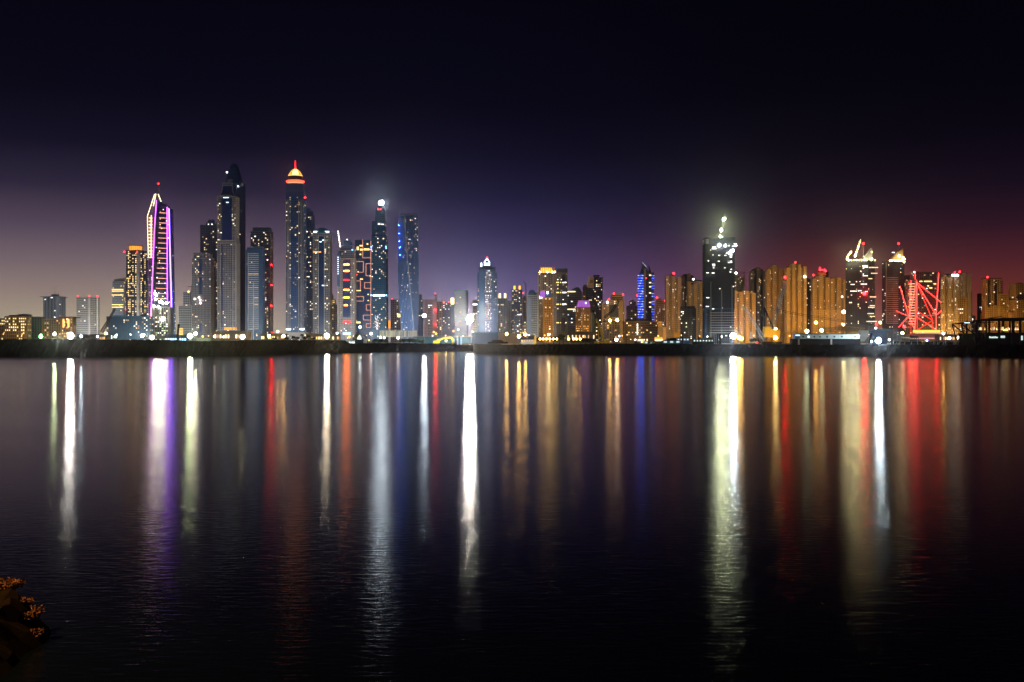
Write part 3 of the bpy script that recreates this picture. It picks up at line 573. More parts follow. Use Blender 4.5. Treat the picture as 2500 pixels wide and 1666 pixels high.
b.bar((t.X(976), -14, t.Z(524)), (t.X(1020), -14, t.Z(524)), .4, 'steel'); t.part('roof_frame', b)
for py in (552, 572, 590, 606, 624):
    A, B_ = (Vector(v) for v in foot((833 - py) / (833 - 533))[:2]); m_ = A * .62 + B_ * .38; ed = (B_ - A).normalized(); nn_ = Vector((ed.y, -ed.x)); p_ = m_ + nn_ * 4.5
    b = MB(); b.ball((p_.x, p_.y, t.Z(py)), .32, 'cove_blue', 6, 4); t.part('floodlight', b); b = MB(); b.bar((p_.x, p_.y, t.Z(py) - .6), (m_.x, m_.y, t.Z(py) - .6), .15, 'steel'); t.part('bracket', b)
t.done()
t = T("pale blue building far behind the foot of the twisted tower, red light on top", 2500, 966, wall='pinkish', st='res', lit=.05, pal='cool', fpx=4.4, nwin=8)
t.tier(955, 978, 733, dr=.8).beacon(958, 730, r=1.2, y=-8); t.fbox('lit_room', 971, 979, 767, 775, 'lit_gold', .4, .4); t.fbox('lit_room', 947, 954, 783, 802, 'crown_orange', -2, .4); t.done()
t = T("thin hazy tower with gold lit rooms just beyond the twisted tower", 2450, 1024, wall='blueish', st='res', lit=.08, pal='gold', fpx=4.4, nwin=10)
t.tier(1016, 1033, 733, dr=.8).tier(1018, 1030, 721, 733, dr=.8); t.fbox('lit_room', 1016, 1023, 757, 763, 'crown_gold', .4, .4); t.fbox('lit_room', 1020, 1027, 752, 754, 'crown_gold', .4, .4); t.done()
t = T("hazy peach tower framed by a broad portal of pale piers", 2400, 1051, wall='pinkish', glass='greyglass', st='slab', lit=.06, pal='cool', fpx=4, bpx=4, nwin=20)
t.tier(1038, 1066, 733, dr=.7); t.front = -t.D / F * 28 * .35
b = MB()
for a, c in ((1037, 1045), (1057, 1067)): b.box(t.X(a), t.X(c), t.front - 2.4, t.front - 1.3, 0, t.Z(732), 'pinkish')
b.box(t.X(1045), t.X(1057), t.front - 2.3, t.front - 1.25, t.Z(741), t.Z(732.5), 'pinkish'); t.part('portal_frame', b)
t.fbox('lit_floor', 1046, 1056, 745.5, 747, 'lit_cool', 1.35, .3)
for y in (758.5, 793): t.beacon(1064.5, y, 'beacon_red_big', 1.4, y=t.front - 3)
t.done()
t = T("hazy tower crowned by curved trident ribs and a small red peak", 2420, 1075, wall='stone', st='res', lit=.09, pal='warm', fpx=4.2, bpx=4, nwin=16)
t.tier(1066, 1086, 738, dr=.8)
b = MB()
for s0, s1 in ((-9, -5), (9, 5)):
    pts = [(1076 + s0, 724), (1076 + s0 * .9, 729), (1076 + s0 * .6, 736), (1076 + s0 * .45, 745)]
    for p, q in zip(pts, pts[1:]): b.bar((t.X(p[0]), -9, t.Z(p[1])), (t.X(q[0]), -9, t.Z(q[1])), .6, 'stone')
b.bar((t.X(1075), -9, t.Z(738)), (t.X(1075), -9, t.Z(717)), .7, 'white'); b.bar((t.X(1068), -9, t.Z(729)), (t.X(1083), -9, t.Z(729)), .4, 'white'); t.part('crown', b)
b = MB(); b.prism([(t.X(1059.5), -4), (t.X(1067), -4), (t.X(1067), 4), (t.X(1059.5), 4)], t.Z(724), t.Z(716), 'redpaint', [(t.X(1063.2), -.3), (t.X(1063.6), -.3), (t.X(1063.6), .3), (t.X(1063.2), .3)]); b.box(t.X(1061), t.X(1066), -3, 3, t.Z(738), t.Z(724), 'pinkish'); t.part('peak', b, "small red peaked turret")
t.beacon(1063, 717, r=1.2, y=-2); t.beacon(1084, 738, r=1.2, y=-11); t.done()
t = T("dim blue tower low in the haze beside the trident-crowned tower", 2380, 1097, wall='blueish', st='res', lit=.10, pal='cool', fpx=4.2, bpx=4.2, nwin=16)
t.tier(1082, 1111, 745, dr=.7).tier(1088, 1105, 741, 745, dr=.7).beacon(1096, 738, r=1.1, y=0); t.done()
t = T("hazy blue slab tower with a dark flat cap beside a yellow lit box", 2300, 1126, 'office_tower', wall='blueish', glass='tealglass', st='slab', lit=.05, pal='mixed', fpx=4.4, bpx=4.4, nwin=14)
t.tier(1110, 1142, 716, sp=.9).tier(1109.5, 1142, 709, 716, sp=.9, st='curtain', wall='tealwall', lit=0, cap=False)
b = MB(); b.box(t.X(1101), t.X(1108.5), -4, 6, t.Z(743), t.Z(728), 'crown_yellow'); b.box(t.X(1101), t.X(1108.5), -4, 6, 0, t.Z(743.3), 'blueish'); t.part('side_tower', b); t.done()
t = T("narrow far tower with a white lit floor beside the pyramid-roofed tower", 2450, 1160, wall='stone', st='res', lit=.12, pal='mixed', fpx=4.2, bpx=4, nwin=10)
t.tier(1154, 1168, 734, dr=.8); t.fbox('lit_floor', 1155, 1165, 742.5, 745, 'sign_white', .4, .4); t.done()
t = T("blue tower under a glowing white lantern and small pyramid with red tip", 2150, 1189, wall='blueish', glass='navy', st='slab', lit=.09, pal='mixed', fpx=4.5, bpx=4, nwin=50)
t.tier(1166, 1213, 668, dr=.75).tier(1170, 1209, 655, 668, dr=.7).tier(1179, 1199, 651, 655, dr=.9); t.front = -t.D / F * 47 * .375
for a, c in ((1170, 1183), (1202, 1206)): t.fbox('pier', a, c, 658, 815, 'blueish', .9, .9)
t.fbox('glass_bay', 1184.5, 1199, 658, 815, 'blueglass', .3, .9)
b = MB(); q = random.Random(9)
for i in range(30):
    y = 661 + i * 5
    b.box(t.X(1184), t.X(1200 + 2 * (i % 2)), t.front - 2.2, t.front - 1.4, t.Z(y) - .4, t.Z(y) + .4, 'stone')
    for j in range(5):
        if q.random() < .45: b.box(t.X(1185.5 + j * 3), t.X(1187.3 + j * 3), t.front - 2.0, t.front - 1.5, t.Z(y + 3), t.Z(y + 1.2), q.choice(('lit_dim', 'lit_pink', 'lit_cool')))
t.part('balcony_stack', b)
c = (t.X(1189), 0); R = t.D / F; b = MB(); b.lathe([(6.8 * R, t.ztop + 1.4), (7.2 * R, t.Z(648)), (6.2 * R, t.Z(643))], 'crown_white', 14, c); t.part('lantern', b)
b = MB(); h = 7 * R; b.prism([(c[0] - h, -h), (c[0] + h, -h), (c[0] + h, h), (c[0] - h, h)], t.Z(642.4), t.Z(632), 'tealwall', [(c[0] - .4, -.4), (c[0] + .4, -.4), (c[0] + .4, .4), (c[0] - .4, .4)]); t.part('roof', b)
b = MB()
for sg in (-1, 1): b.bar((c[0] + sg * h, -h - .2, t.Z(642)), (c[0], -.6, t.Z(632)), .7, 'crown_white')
t.part('light_strip', b)
t.beacon(1189, 630, r=2.0); b = MB(); b.box(t.X(1174), t.X(1177), -9, -5, t.Z(652), t.Z(643), 'crown_white'); t.part('lit_turret', b); t.done()
t = T("grey tower with two glowing cream turrets behind the white-lantern tower", 2300, 1226, wall='grey', st='fins', lit=.08, pal='warm', fpx=4.2, bpx=4, nwin=20)
t.tier(1214, 1238, 730, dr=.8)
b = MB()
for a in (1218, 1231): b.box(t.X(a), t.X(a + 4.5), -8, 2, t.ztop + 1.4, t.Z(717.5), 'crown_yellow')
t.part('lit_turret', b)
for a in (1216, 1223.5, 1229, 1236.5): t.mast(a, 710, 729, .4, 'stone', -6)
t.done()
t = T("short hazy grey tower between the cream-turret tower and the gold-capped tower", 2350, 1245, wall='grey', st='res', lit=.08, pal='mixed', fpx=4.3, nwin=14)
t.tier(1236, 1253, 740, dr=.8).tier(1239, 1249, 736, 740, dr=.7); t.fbox('lit_floor', 1239, 1246, 757.5, 759, 'lit_cool', .4, .4); t.done()
t = T("slim dark tower with square gold lit caps and scattered windows", 2200, 1262, wall='dark', glass='navy', st='fins', lit=.11, pal='warm', fpx=4.2, bpx=4, nwin=40)
t.tier(1250, 1274, 709, dr=.8)
b = MB()
for a in (1252.5, 1265): b.box(t.X(a), t.X(a + 7.5), -9, 6, t.ztop + 1.4, t.Z(697), 'beige'); b.box(t.X(a + 1.5), t.X(a + 6), -9.5, -9.1, t.Z(708), t.Z(699), 'crown_gold')
t.part('crown', b); t.fbox('lit_floor', 1263, 1273, 768, 769.8, 'lit_cool', .8, .4); t.done()
t = T("pinkish narrow tower with a red light beside the gold-capped slim tower", 2350, 1282, wall='pinkish', st='res', lit=.16, pal='warm', fpx=4.2, nwin=14)
t.tier(1275, 1288, 727, dr=.9).tier(1278, 1285, 723, 727, dr=.9).beacon(1277, 716, r=1.4); t.done()
t = T("grey tower with white balcony slats and a small dark dome", 2150, 1303, wall='stone', glass='greyglass', st='slab', lit=.03, pal='warm', fpx=4.4, bpx=5, nwin=10)
t.tier(1287, 1312, 723, dr=.8).tier(1290, 1308, 717, 723, dr=.8, wall='blueish', lit=0); t.front = -t.D / F * 25 * .4
b = MB(); c = (t.X(1299), 0); R = t.D / F; b.lathe([(8 * R, t.Z(717)), (7.5 * R, t.Z(712)), (4 * R, t.Z(708.5)), (.6, t.Z(708))], 'blueish', 14, c); t.part('dome', b)
t.pbox('side_wing', 1309, 1321, 714, 828, 'stone', yc=6); t.fbox('pier', 1287, 1297, 726, 822, 'grey', 1.0, .8); t.done()
# ------------------------------------------------------------------ the skyline, from the gold-crowned tower to the end
t = T("dark ribbed tower under a blazing golden lattice crown", 2100, 1335, wall='beige', glass='navy', st='fins', lit=.13, pal='warm', fpx=4.4, bpx=5, nwin=50)
t.tier(1314, 1357, 669, dr=.8); t.front = -t.D / F * 43 * .4
for px in (1319, 1335.5, 1350): t.fbox('pier', px, px + 2.5, 671, 815, 'beige', .8, .8)
b = MB(); b.box(t.X(1321), t.X(1347), t.front + 6, 6, t.ztop + 1.4, t.Z(655), 'crown_gold'); t.part('crown_glow', b)  # glowing box stands in for floodlight falling on the crown
b = MB()
for i in range(8): x = 1319 + i * 4.9; b.box(t.X(x), t.X(x + .9), t.front + 3.6, t.front + 5.4, t.ztop + 1.4, t.Z(652.5), 'gold')
for y in (653.5, 658, 663): b.box(t.X(1318), t.X(1354.5), t.front + 3.2, t.front + 3.55, t.Z(y) - .4, t.Z(y) + .4, 'gold')
t.part('crown_lattice', b)
b = MB()
for px in (1318, 1336, 1348, 1353): b.ball((t.X(px), t.front + 1.5, t.Z(666)), 1.5, 'crown_lamp', 6, 4)
t.part('crown_lamp', b); t.done()
t = T("gold lit short tower with a purple and blue sloping crown", 1950, 1333, wall='gold', glass='brownglass', st='punched', lit=.16, pal='warm', fpx=5.2, bpx=5, nwin=36)
t.tier(1315, 1349, 728, sp=.3, dr=1); fz = t.ztop
b = MB(); P = lambda a, c, y0, y1: [(t.X(a), y0), (t.X(c), y0), (t.X(c), y1), (t.X(a), y1)]
b.prism(P(1317, 1330, -12, 10), fz + 1.4, t.Z(711), 'crown_violet_glow', P(1320, 1330, -9, 8)); t.part('crown', b, "purple crown half glowing in place of floodlight")  # purple floodlighting put in as emission of the crown surface
b = MB(); b.prism(P(1330.1, 1347, -12, 10), fz + 1.4, t.Z(711), 'blueglass', P(1330.1, 1345, -9, 8)); b.box(t.X(1319), t.X(1346), -9.4, 8.2, t.Z(710.8), t.Z(709.8), 'gold'); t.part('roof', b)
b = MB(); b.ball((t.X(1336), -14, t.Z(716)), 1.8, 'beacon_white', 6, 4); b.box(t.X(1316), t.X(1323), -16, -14, t.Z(729), t.Z(727), 'sign_white'); t.part('sign', b)
t.fbox('lit_floor', 1332, 1343, 729, 731.5, 'crown_gold', -6, .5); t.done()
t = T("tall grey tower banded with rows of white light at four heights", 2160, 1370, wall='beige', glass='greyglass', st='punched', lit=.08, pal='warm', fpx=4.4, bpx=4, nwin=30)
t.tier(1355, 1385, 668, dr=.8, wall='grey').tier(1360, 1385, 658, 668, dr=.7, st='curtain', wall='blueish', lit=0); t.front = -t.D / F * 30 * .4
t.fbox('glass_bay', 1371, 1378, 672, 690, 'ink', .3, .6); t.fbox('glass_bay', 1370, 1380, 776, 810, 'navy', .3, .6)
for y in (689.5, 714, 742.5, 787.5): t.fbox('lit_floor', 1356, 1364, y, y + 2.2, 'lit_gold', .4, .4); t.fbox('lit_floor', 1367, 1369, y, y + 2.2, 'lit_gold', .4, .4); t.fbox('lit_floor', 1372, 1382, y, y + 2.2, 'lit_white', .4, .4)
t.done()
t = T("dark tower with a sweeping curved roof and two glowing white eaves", 2220, 1402, wall='grey', glass='navy', st='slab', lit=.09, pal='cool', fpx=4.6, bpx=4.4, nwin=26)
t.tier(1384, 1420, 716, dr=.7); t.front = -t.D / F * 36 * .35
pts = [(1384, 712.5), (1392, 710), (1400, 705), (1408, 702), (1414, 704), (1419, 712)]; b = MB()
f2 = [(t.X(x), t.Z(y)) for x, y in pts] + [(t.X(1419), t.ztop + 1.3), (t.X(1384), t.ztop + 1.3)]
b.face([(x, -10, z) for x, z in f2][::-1], 'blueish'); b.face([(x, 10, z) for x, z in f2], 'blueish')
for (x0, z0), (x1, z1) in zip(f2, f2[1:6]): b.face([(x0, -10, z0), (x1, -10, z1), (x1, 10, z1), (x0, 10, z0)], 'blueish')
t.part('roof', b); t.mast(1403, 697, 704, .4)
t.fbox('lit_eave', 1384, 1404, 712, 714, 'crown_yellow', .6, .5); t.fbox('lit_eave', 1384, 1404, 755, 757, 'crown_yellow', .9, .5); t.done()
t = T("brown tower with a purple self-glowing mansard crown", 1950, 1423, wall='brown', glass='brownglass', st='punched', lit=.30, pal='amber', fpx=5.4, bpx=5.4, nwin=40)
t.tier(1405, 1441, 752, sp=.45, dr=1); fz = t.ztop; P = lambda a, c, y0, y1: [(t.X(a), y0), (t.X(c), y0), (t.X(c), y1), (t.X(a), y1)]
b = MB(); b.prism(P(1408, 1440, -14, 12), fz + 1.4, t.Z(735), 'crown_violet_glow', P(1412, 1437, -9, 8)); t.part('crown', b, "purple crown glowing in place of floodlight")  # crown surface emits by itself in place of purple floodlights
b = MB()
for i in range(7): u = i / 6; b.bar((t.X(1408 + 32 * u), -14.4, fz + 1.4), (t.X(1412 + 25 * u), -9.4, t.Z(735)), .45, 'violet')
b.box(t.X(1411), t.X(1438), -9.6, 8.4, t.Z(735) + .05, t.Z(734), 'violet'); t.part('crown_rib', b)
b = MB(); b.ball((t.X(1429), -15.5, t.Z(741)), 1.7, 'sign_blue', 6, 4); t.part('sign', b); t.done()
t = T("dark jagged-topped tower with a pale gabled shoulder bearing a square emblem", 2050, 1452, wall='dark', glass='navy', st='slab', lit=.13, pal='warm', fpx=4.4, bpx=4.2, nwin=50)
t.tier(1446, 1470, 680, dr=.9).tier(1450, 1462, 674, 680, dr=.9, lit=0); t.tier(1432, 1448, 705, dr=.9, yoff=-5); t.front = -12
b = MB(); p = [(1434, 704), (1449, 704), (1449, 677), (1436.5, 677), (1436.5, 684), (1434, 689)]; f2 = [(t.X(x), t.Z(y)) for x, y in p]
b.face([(x, -12, z) for x, z in f2], 'stone'); b.face([(x, -2, z) for x, z in f2][::-1], 'stone')
for (x0, z0), (x1, z1) in zip(f2, f2[1:] + f2[:1]): b.face([(x0, -2, z0), (x1, -2, z1), (x1, -12, z1), (x0, -12, z0)], 'stone')
b.box(t.X(1440), t.X(1446), -12.6, -12.1, t.Z(692), t.Z(686), 'dark'); b.box(t.X(1441.3), t.X(1444.7), -12.9, -12.65, t.Z(690.7), t.Z(687.3), 'stone'); b.box(t.X(1442.4), t.X(1443.6), -13.1, -12.95, t.Z(689.6), t.Z(688.4), 'dark')
t.part('gable', b); t.pbox('glass_wing', 1437, 1449, 764, 828, 'tealwall', yc=-16, dep=6); t.fbox('pier', 1441, 1443, 766, 828, 'stone', 8, .8); t.done()
t = T("dim reddish tower half hidden behind the jagged dark tower", 2250, 1429, wall='pinkish', st='res', lit=.08, pal='amber', fpx=4.4, nwin=8).tier(1423, 1437, 700, dr=.9).tier(1425, 1432, 697, 700).done()
t = T("broad cream tower with stepped flat blocks and three red roof lights", 2000, 1497, wall='beige', glass='navy', st='punched', lit=.16, pal='amber', fpx=4.6, bpx=4.4, nwin=40)
t.tier(1480, 1523, 735, dr=.8).tier(1493, 1520, 725, 735, dr=.7, st='bands', lit=0, glass='ink').tier(1493, 1520, 720, 725, dr=.6, st='bands', lit=0); t.front = -t.D / F * 43 * .4
t.tier(1470, 1481, 742, dr=1.2, yoff=4); t.front = -t.D / F * 43 * .4
t.fbox('pier', 1511, 1518, 737, 822, 'beige', .3, .7); t.fbox('glass_bay', 1486, 1507, 745, 775, 'navy', .3, .5)
for px, py in ((1498, 717.5), (1520, 720), (1486, 732)): t.beacon(px, py, r=1.6, y=-6)
b = MB(); b.ball((t.X(1481), t.front - 1, t.Z(739)), 1.8, 'beacon_white', 6, 4); t.part('roof_light', b); t.done()
t = T("hazy lilac block with arched top storeys beside the blue-balcony tower", 2300, 1543, wall='pinkish', st='res', lit=.10, pal='mixed', fpx=4.6, bpx=4.4, nwin=20)
t.tier(1530, 1557, 748, dr=.7).tier(1537, 1552, 738, 748, dr=.7); b = MB(); b.lathe([(5.5, t.ztop + 1.4), (4.5, t.ztop + 3.5), (.5, t.ztop + 5)], 'pinkish', 10, (t.X(1544), 0)); t.part('dome', b); t.done()
# blue balcony tower
t = T("dark tower ringed with glowing blue balconies and a split finned top", 2100, 1576, wall='blueish', glass='navy', st='slab', lit=.05, pal='mixed', fpx=4.8, bpx=4, nwin=24)
t.tier(1562, 1594, 668, dr=.8); t.tier(1565, 1580, 660, 668, dr=.8); t.front = -t.D / F * 32 * .4
for i in range(18):
    y = 674 + i * 6.3
    for a, c, dd in ((1555.5, 1569, 0), (1588, 1595.5, 3)):
        n = 6; b = MB()
        for j in range(n):
            u0, u1 = j / n, (j + 1) / n; z = t.Z(y) ; yy = lambda u: t.front - 1.2 + dd - 1.6 * math.sin(math.pi * u)
            b.bar((t.X(a + (c - a) * u0), yy(u0), z), (t.X(a + (c - a) * u1), yy(u1), z), .5, 'balcony_blue' if (i + j) % 5 else 'lit_cool')
        t.part('light_balcony', b)
b = MB()
for i in range(18):
    y = 676.3 + i * 6.3
    for a, c in ((1556, 1569), (1588, 1595)): b.box(t.X(a), t.X(c), t.front - .9, t.front + 12, t.Z(y) - .5, t.Z(y) + .5, 'blueish')
t.part('balcony_stack', b)
t.fbox('spine', 1570, 1575, 657, 785, 'stone', 1.4, 1.0); t.fbox('glass_bay', 1577, 1588, 664, 785, 'ink', .3, .9)
b = MB()
for a, c, y0, y1 in ((1566, 1577, 642, 652), (1584, 1588, 648, 664)):
    b.prism([(t.X(a), -6), (t.X(c), -6), (t.X(c), 4), (t.X(a), 4)], t.ztop, t.Z(y1), 'blueish'); b.prism([(t.X(a), -6), (t.X(c), -6), (t.X(c), 4), (t.X(a), 4)], t.Z(y1), t.Z(y0), 'blueish', [(t.X(a), -6), (t.X(a + .6), -6), (t.X(a + .6), 4), (t.X(a), 4)])
t.part('fin', b)
t.line('light_strip', (1566.5, 642), (1577, 652), 'lit_cool', .5, -5.5); t.line('light_strip', (1569, 648), (1571, 657), 'lit_white', .7, -5.5)
for y in (672, 690, 700, 715, 738, 749): t.fbox('lit_room', 1583, 1588, y, y + 2.5, 'lit_warm', 1.3, .3)
t.beacon(1576, 680, r=1.0, y=t.front - 3); t.mast(1568, 628, 642, .3); t.beacon(1554, 722, r=1.4, y=-8); t.done()
t = T("long terraced low block with rows of amber windows and one bright roof row", 1780, 1565, 'office_building', 'building', wall='brown', glass='brownglass', st='slab', lit=.20, pal='amber', fpx=5.4, bpx=4.5, nwin=60)
t.tier(1523, 1607, 787, dr=.3).tier(1528, 1590, 782, 787, dr=.3, st='bands', wall='roofdark', lit=0); t.front = -t.D / F * 84 * .15
t.fbox('lit_floor', 1558, 1588, 785.6, 787, 'lit_warm', -1, .6); b = MB()
for i in range(7): b.box(t.X(1553), t.X(1556), t.front - 1.8, t.front - 1.2, t.Z(791 + i * 4), t.Z(793 + i * 4), 'lit_white')
t.part('lit_stair', b); t.done()
t = T("plain tan low block with lit lamps on its dark roof edge", 1800, 1493, 'apartment_building', 'building', wall='beige', glass='brownglass', st='punched', lit=.12, pal='amber', fpx=5.5, bpx=6, nwin=14)
t.tier(1474, 1512, 787, dr=.5); t.pbox('roof', 1473, 1513, 783.5, 786.2, 'roofdark', dep=20); t.done()
t = T("pink lit stepped tower with two red lights next to the pale flat tower", 2050, 1612, wall='pinkish', glass='navy', st='punched', lit=.14, pal='mixed', fpx=4.6, bpx=4.4, nwin=20)
t.tier(1599, 1624, 744, dr=.8).tier(1602, 1624, 735, 744, dr=.7, st='bands', lit=0).tier(1605, 1615, 731, 735, dr=.8)
t.beacon(1604, 727, r=1.8); t.beacon(1622, 735, r=1.4, y=-8); t.done()
t = T("small two-step cream annex with dark window slots between low block and pale tower", 1720, 1614, 'apartment_building', 'building', wall='gold', glass='brownglass', st='punched', lit=.03, fpx=6, bpx=6, nwin=2)
t.tier(1607, 1616, 787, dr=1).tier(1617, 1625, 801, None, dr=1); t.pbox('side_wing', 1604, 1617, 800, 828, 'brown', yc=-7, dep=5); t.done()
t = T("flat pale pink tower pierced by small square windows, red light on its roof", 1750, 1642, 'residential_tower', wall='pinkish', glass='ink', st='punched', lit=.06, pal='warm', fpx=4.7, bpx=4.6, nwin=36)
t.mass(1624, 1661, (677, 675, 678, 681, 680), two='beige', dr=.55).plant(1634, 1645, 671, 'brown').beacon(1645, 668, r=1.8); t.fbox('podium', 1641, 1656, 812, 824, 'gold', -2, 6); t.done()
t = T("brown dim tower standing between the pale pink and the yellow lit towers", 1880, 1676, 'residential_tower', wall='brown', glass='ink', st='punched', lit=.08, pal='warm', fpx=4.7, bpx=4.6, nwin=14)
t.mass(1661, 1692, (676, 672, 671, 675), two='dark', dr=.6).done()
t = T("yellow lit tower with a notched dark roof behind the low unlit block", 1800, 1695, 'residential_tower', wall='gold', glass='ink', st='punched', lit=.02, pal='warm', fpx=4.7, bpx=4.6, nwin=8)
t.mass(1677, 1714, (690, 698, 697, 689, 692), two='beige', dr=.55)
b = MB(); b.box(t.X(1679), t.X(1712), -6, 8, t.ztop + 1.4, t.Z(684), 'roofdark'); b.box(t.X(1686), t.X(1697), -4, 6, t.Z(684), t.Z(680), 'roofdark'); t.part('roof', b)
b = MB()
for a, y in ((1682, 690), (1703, 689), (1709, 691)): b.box(t.X(a), t.X(a + 5), -15, -11, t.ztop - 2, t.Z(y), 'gold')
t.part('turret', b); b = MB(); b.ball((t.X(1715), -8, t.Z(695)), 1.4, 'lit_amber', 6, 4); b.ball((t.X(1691), -8, t.Z(683)), 1.2, 'beacon_white', 6, 4); t.part('roof_light', b); t.done()
t = T("unlit dark low block with a few white windows below the yellow tower", 1700, 1680, 'office_building', 'building', wall='blueish', glass='ink', st='bands', lit=.05, pal='white', fpx=4.6, bpx=4, nwin=16)
t.tier(1661, 1700, 755, sp=.65, wall='dark').tier(1664, 1695, 750, 755, dr=.6, wall='dark', lit=0).done()
# unfinished tower with lit crane
t = T("tall unfinished dark tower with work lights and a white frame showing at its foot", 1600, 1753, 'unfinished_tower', wall='grey', glass='ink', st='bare', lit=.02, pal='white', fpx=5.2, bpx=5.5, nwin=40)
t.tier(1716, 1791, 756, sp=.93, wall='blueish'); t.tier(1716, 1792, 590, 756, sp=.93, wall='dark', lit=.025, glass='ink', st='curtain'); f = t.front
t.tier(1717, 1792, 585, 590, sp=.93, wall='dark', lit=0); t.front = f
b = MB(); q = random.Random(4)
for x0, x1, y in ((1732, 1741, 606), (1731, 1742, 610), (1733, 1735, 625), (1747, 1751, 626), (1732, 1739, 647.5), (1733, 1739, 651), (1734, 1737, 656), (1731, 1738, 668.5), (1765, 1776, 621), (1768, 1783, 619), (1774, 1784, 614), (1780, 1790, 604), (1784, 1791, 598), (1774, 1781, 625), (1774, 1780, 630), (1770, 1780, 643), (1776, 1780, 640), (1774, 1778, 666), (1761, 1764, 656), (1718, 1724, 668), (1718, 1725, 728), (1717, 1724, 749), (1732, 1737, 755), (1762, 1766, 626), (1746, 1750, 640)): b.box(t.X(x0), t.X(x1), f - 1.4, f - .8, t.Z(y + 1.5), t.Z(y), 'lit_white')
t.part('lit_floor', b)
b = MB()
for px in (1729, 1755, 1780): b.box(t.X(px) - .6, t.X(px) + .6, f - 1.5, f - .5, t.Z(828), t.Z(690 + (px % 7) * 4), 'concrete')
for i in range(9): b.box(t.X(1727), t.X(1786), f - 1.9, f - .6, t.Z(765 + i * 6) - .5, t.Z(765 + i * 6) + .5, 'white')
t.part('concrete_frame', b)
b = MB()
for px, py, r in ((1749, 602.5, 2.2), (1763, 603, 1.6), (1781, 615, 1.7), (1788, 603, 1.2), (1774, 621, 1.4)): b.ball((t.X(px), f - 3, t.Z(py)), r, 'work_lamp', 6, 4)
t.part('work_light', b)
b = MB(); z = t.ztop + 1; b.box(t.X(1716.5), t.X(1724), f - 1, 6, t.Z(598), t.Z(587), 'grey')
for i in range(24): x = 1726 + i * 2.75; b.bar((t.X(x), f + 2, z), (t.X(x), f + 2, z + 1.5 + q.random() * 3.5), .22, 'steel')
t.part('formwork', b)
b = MB(); b.ball((t.X(1789), f - 3, t.Z(669.5)), 1.5, 'beacon_white', 6, 4); t.part('roof_light', b); t.done()
GOLD = dict(wall='gold', glass='ink', st='punched', pal='warm', fpx=4.7, bpx=4.7)
t = T("dim brown tower partly hidden behind the unfinished dark tower's edge", 1980, 1803, wall='brown', glass='ink', st='punched', lit=.07, fpx=4.1, bpx=4, nwin=12)
t.tier(1788, 1808, 676, dr=.8).tier(1793, 1800, 659, 676, dr=.8).tier(1807, 1816, 680, None, dr=.8).done()
t = T("low gold apartment tower with notched turrets and dark roof, foremost of the gold row", 1720, 1814, lit=0.09, nwin=30, **GOLD)
t.mass(1787, 1841, (713, 718, 716, 711, 718, 714, 719), dr=.45); b = MB()
for a, c, y in ((1792, 1800, 713), (1804, 1812, 716), (1816, 1824, 711), (1828, 1838, 715)): b.box(t.X(a), t.X(c), -t.D / F * 27 * .5 - 1, 6, t.ztop - 4, t.Z(y), 'gold')
b.box(t.X(1806), t.X(1827), -3, 8, t.ztop, t.Z(709), 'brown'); t.part('turret', b); t.done()
t = T("brown gold tower with a broad dark hipped roof behind the notched low tower", 1900, 1849, lit=0.14, nwin=26, **{**GOLD, 'wall': 'brown'})
t.mass(1830, 1868, (664, 660, 657, 660, 665), two='dark', dr=.6).plant(1842, 1857, 653, 'brown').done()
t = T("gold apartment tower with stepped dark roof, behind the lattice crane boom", 1780, 1896, lit=0.10, nwin=36, **GOLD)
t.mass(1869, 1920, (661, 656, 651, 655, 659, 662, 667), dr=.5).plant(1882, 1897, 648, 'brown').done()
t = T("tallest gold apartment tower with a red roof light and a pale end pier", 1750, 1941, lit=0.17, nwin=46, **GOLD)
t.mass(1917, 1965, (657, 651, 647, 646, 649, 655, 654), dr=.5).plant(1928, 1950, 643, 'brown').beacon(1942, 641, r=1.6); t.fbox('pier', 1952, 1961, 655, 805, 'gold', -14, 8)
b = MB(); b.ball((t.X(1959), t.front - 4, t.Z(677)), 2.0, 'work_white', 6, 4); b.bar((t.X(1959), t.front, t.Z(677)), (t.X(1959), t.front - 4, t.Z(677)), .3, 'steel'); t.part('floodlight', b); t.done()
t = T("dark shaded tower in the gap behind the gold towers", 1950, 1976, wall='dark', glass='ink', st='punched', lit=.09, pal='cool', fpx=4.1, bpx=4, nwin=14).tier(1962, 1990, 682, dr=.6).done()
t = T("gold tower with a cream pergola crown dotted by red lights", 1760, 2000, lit=0.10, nwin=30, **GOLD)
t.mass(1981, 2021, (684, 679, 674, 676, 681), dr=.55)
t.tier(1986, 2021, 760, None, dr=.62, lit=.08, yoff=-3)
b = MB(); z = t.Z(674)
b.prism([(t.X(1994), -8), (t.X(2015), -8), (t.X(2015), 6), (t.X(1994), 6)], z + 1.3, t.Z(666), 'gold', [(t.X(1997), -5), (t.X(2012), -5), (t.X(2012), 4), (t.X(1997), 4)]); b.box(t.X(2008), t.X(2023), 0, 8, t.Z(682), t.Z(664), 'dark'); t.part('crown', b)
b = MB()
for px, py, r in ((1999, 655.5, 1.3), (1999, 660, 1.7), (2004, 660, 1.3), (2010, 660.5, 1.9), (2013, 663, 1.4), (1983, 672.5, 1.5)): b.ball((t.X(px), -7, t.Z(py)), r, 'beacon_red', 6, 4); b.bar((t.X(px), -7, t.Z(py) - r), (t.X(px), -7, t.Z(677)), .2, 'steel')
t.part('beacon', b); t.mast(1985, 643, 672, .25); t.done()
t = T("gold tower with a notched top, last of the gold row beside dark glass tower", 1760, 2043, lit=0.09, nwin=30, **GOLD)
t.mass(2024, 2064, (684, 682, 681, 684, 686), dr=.6).plant(2031, 2049, 677, 'brown'); t.tier(2029, 2063, 760, None, dr=.66, yoff=-3)
t.done()
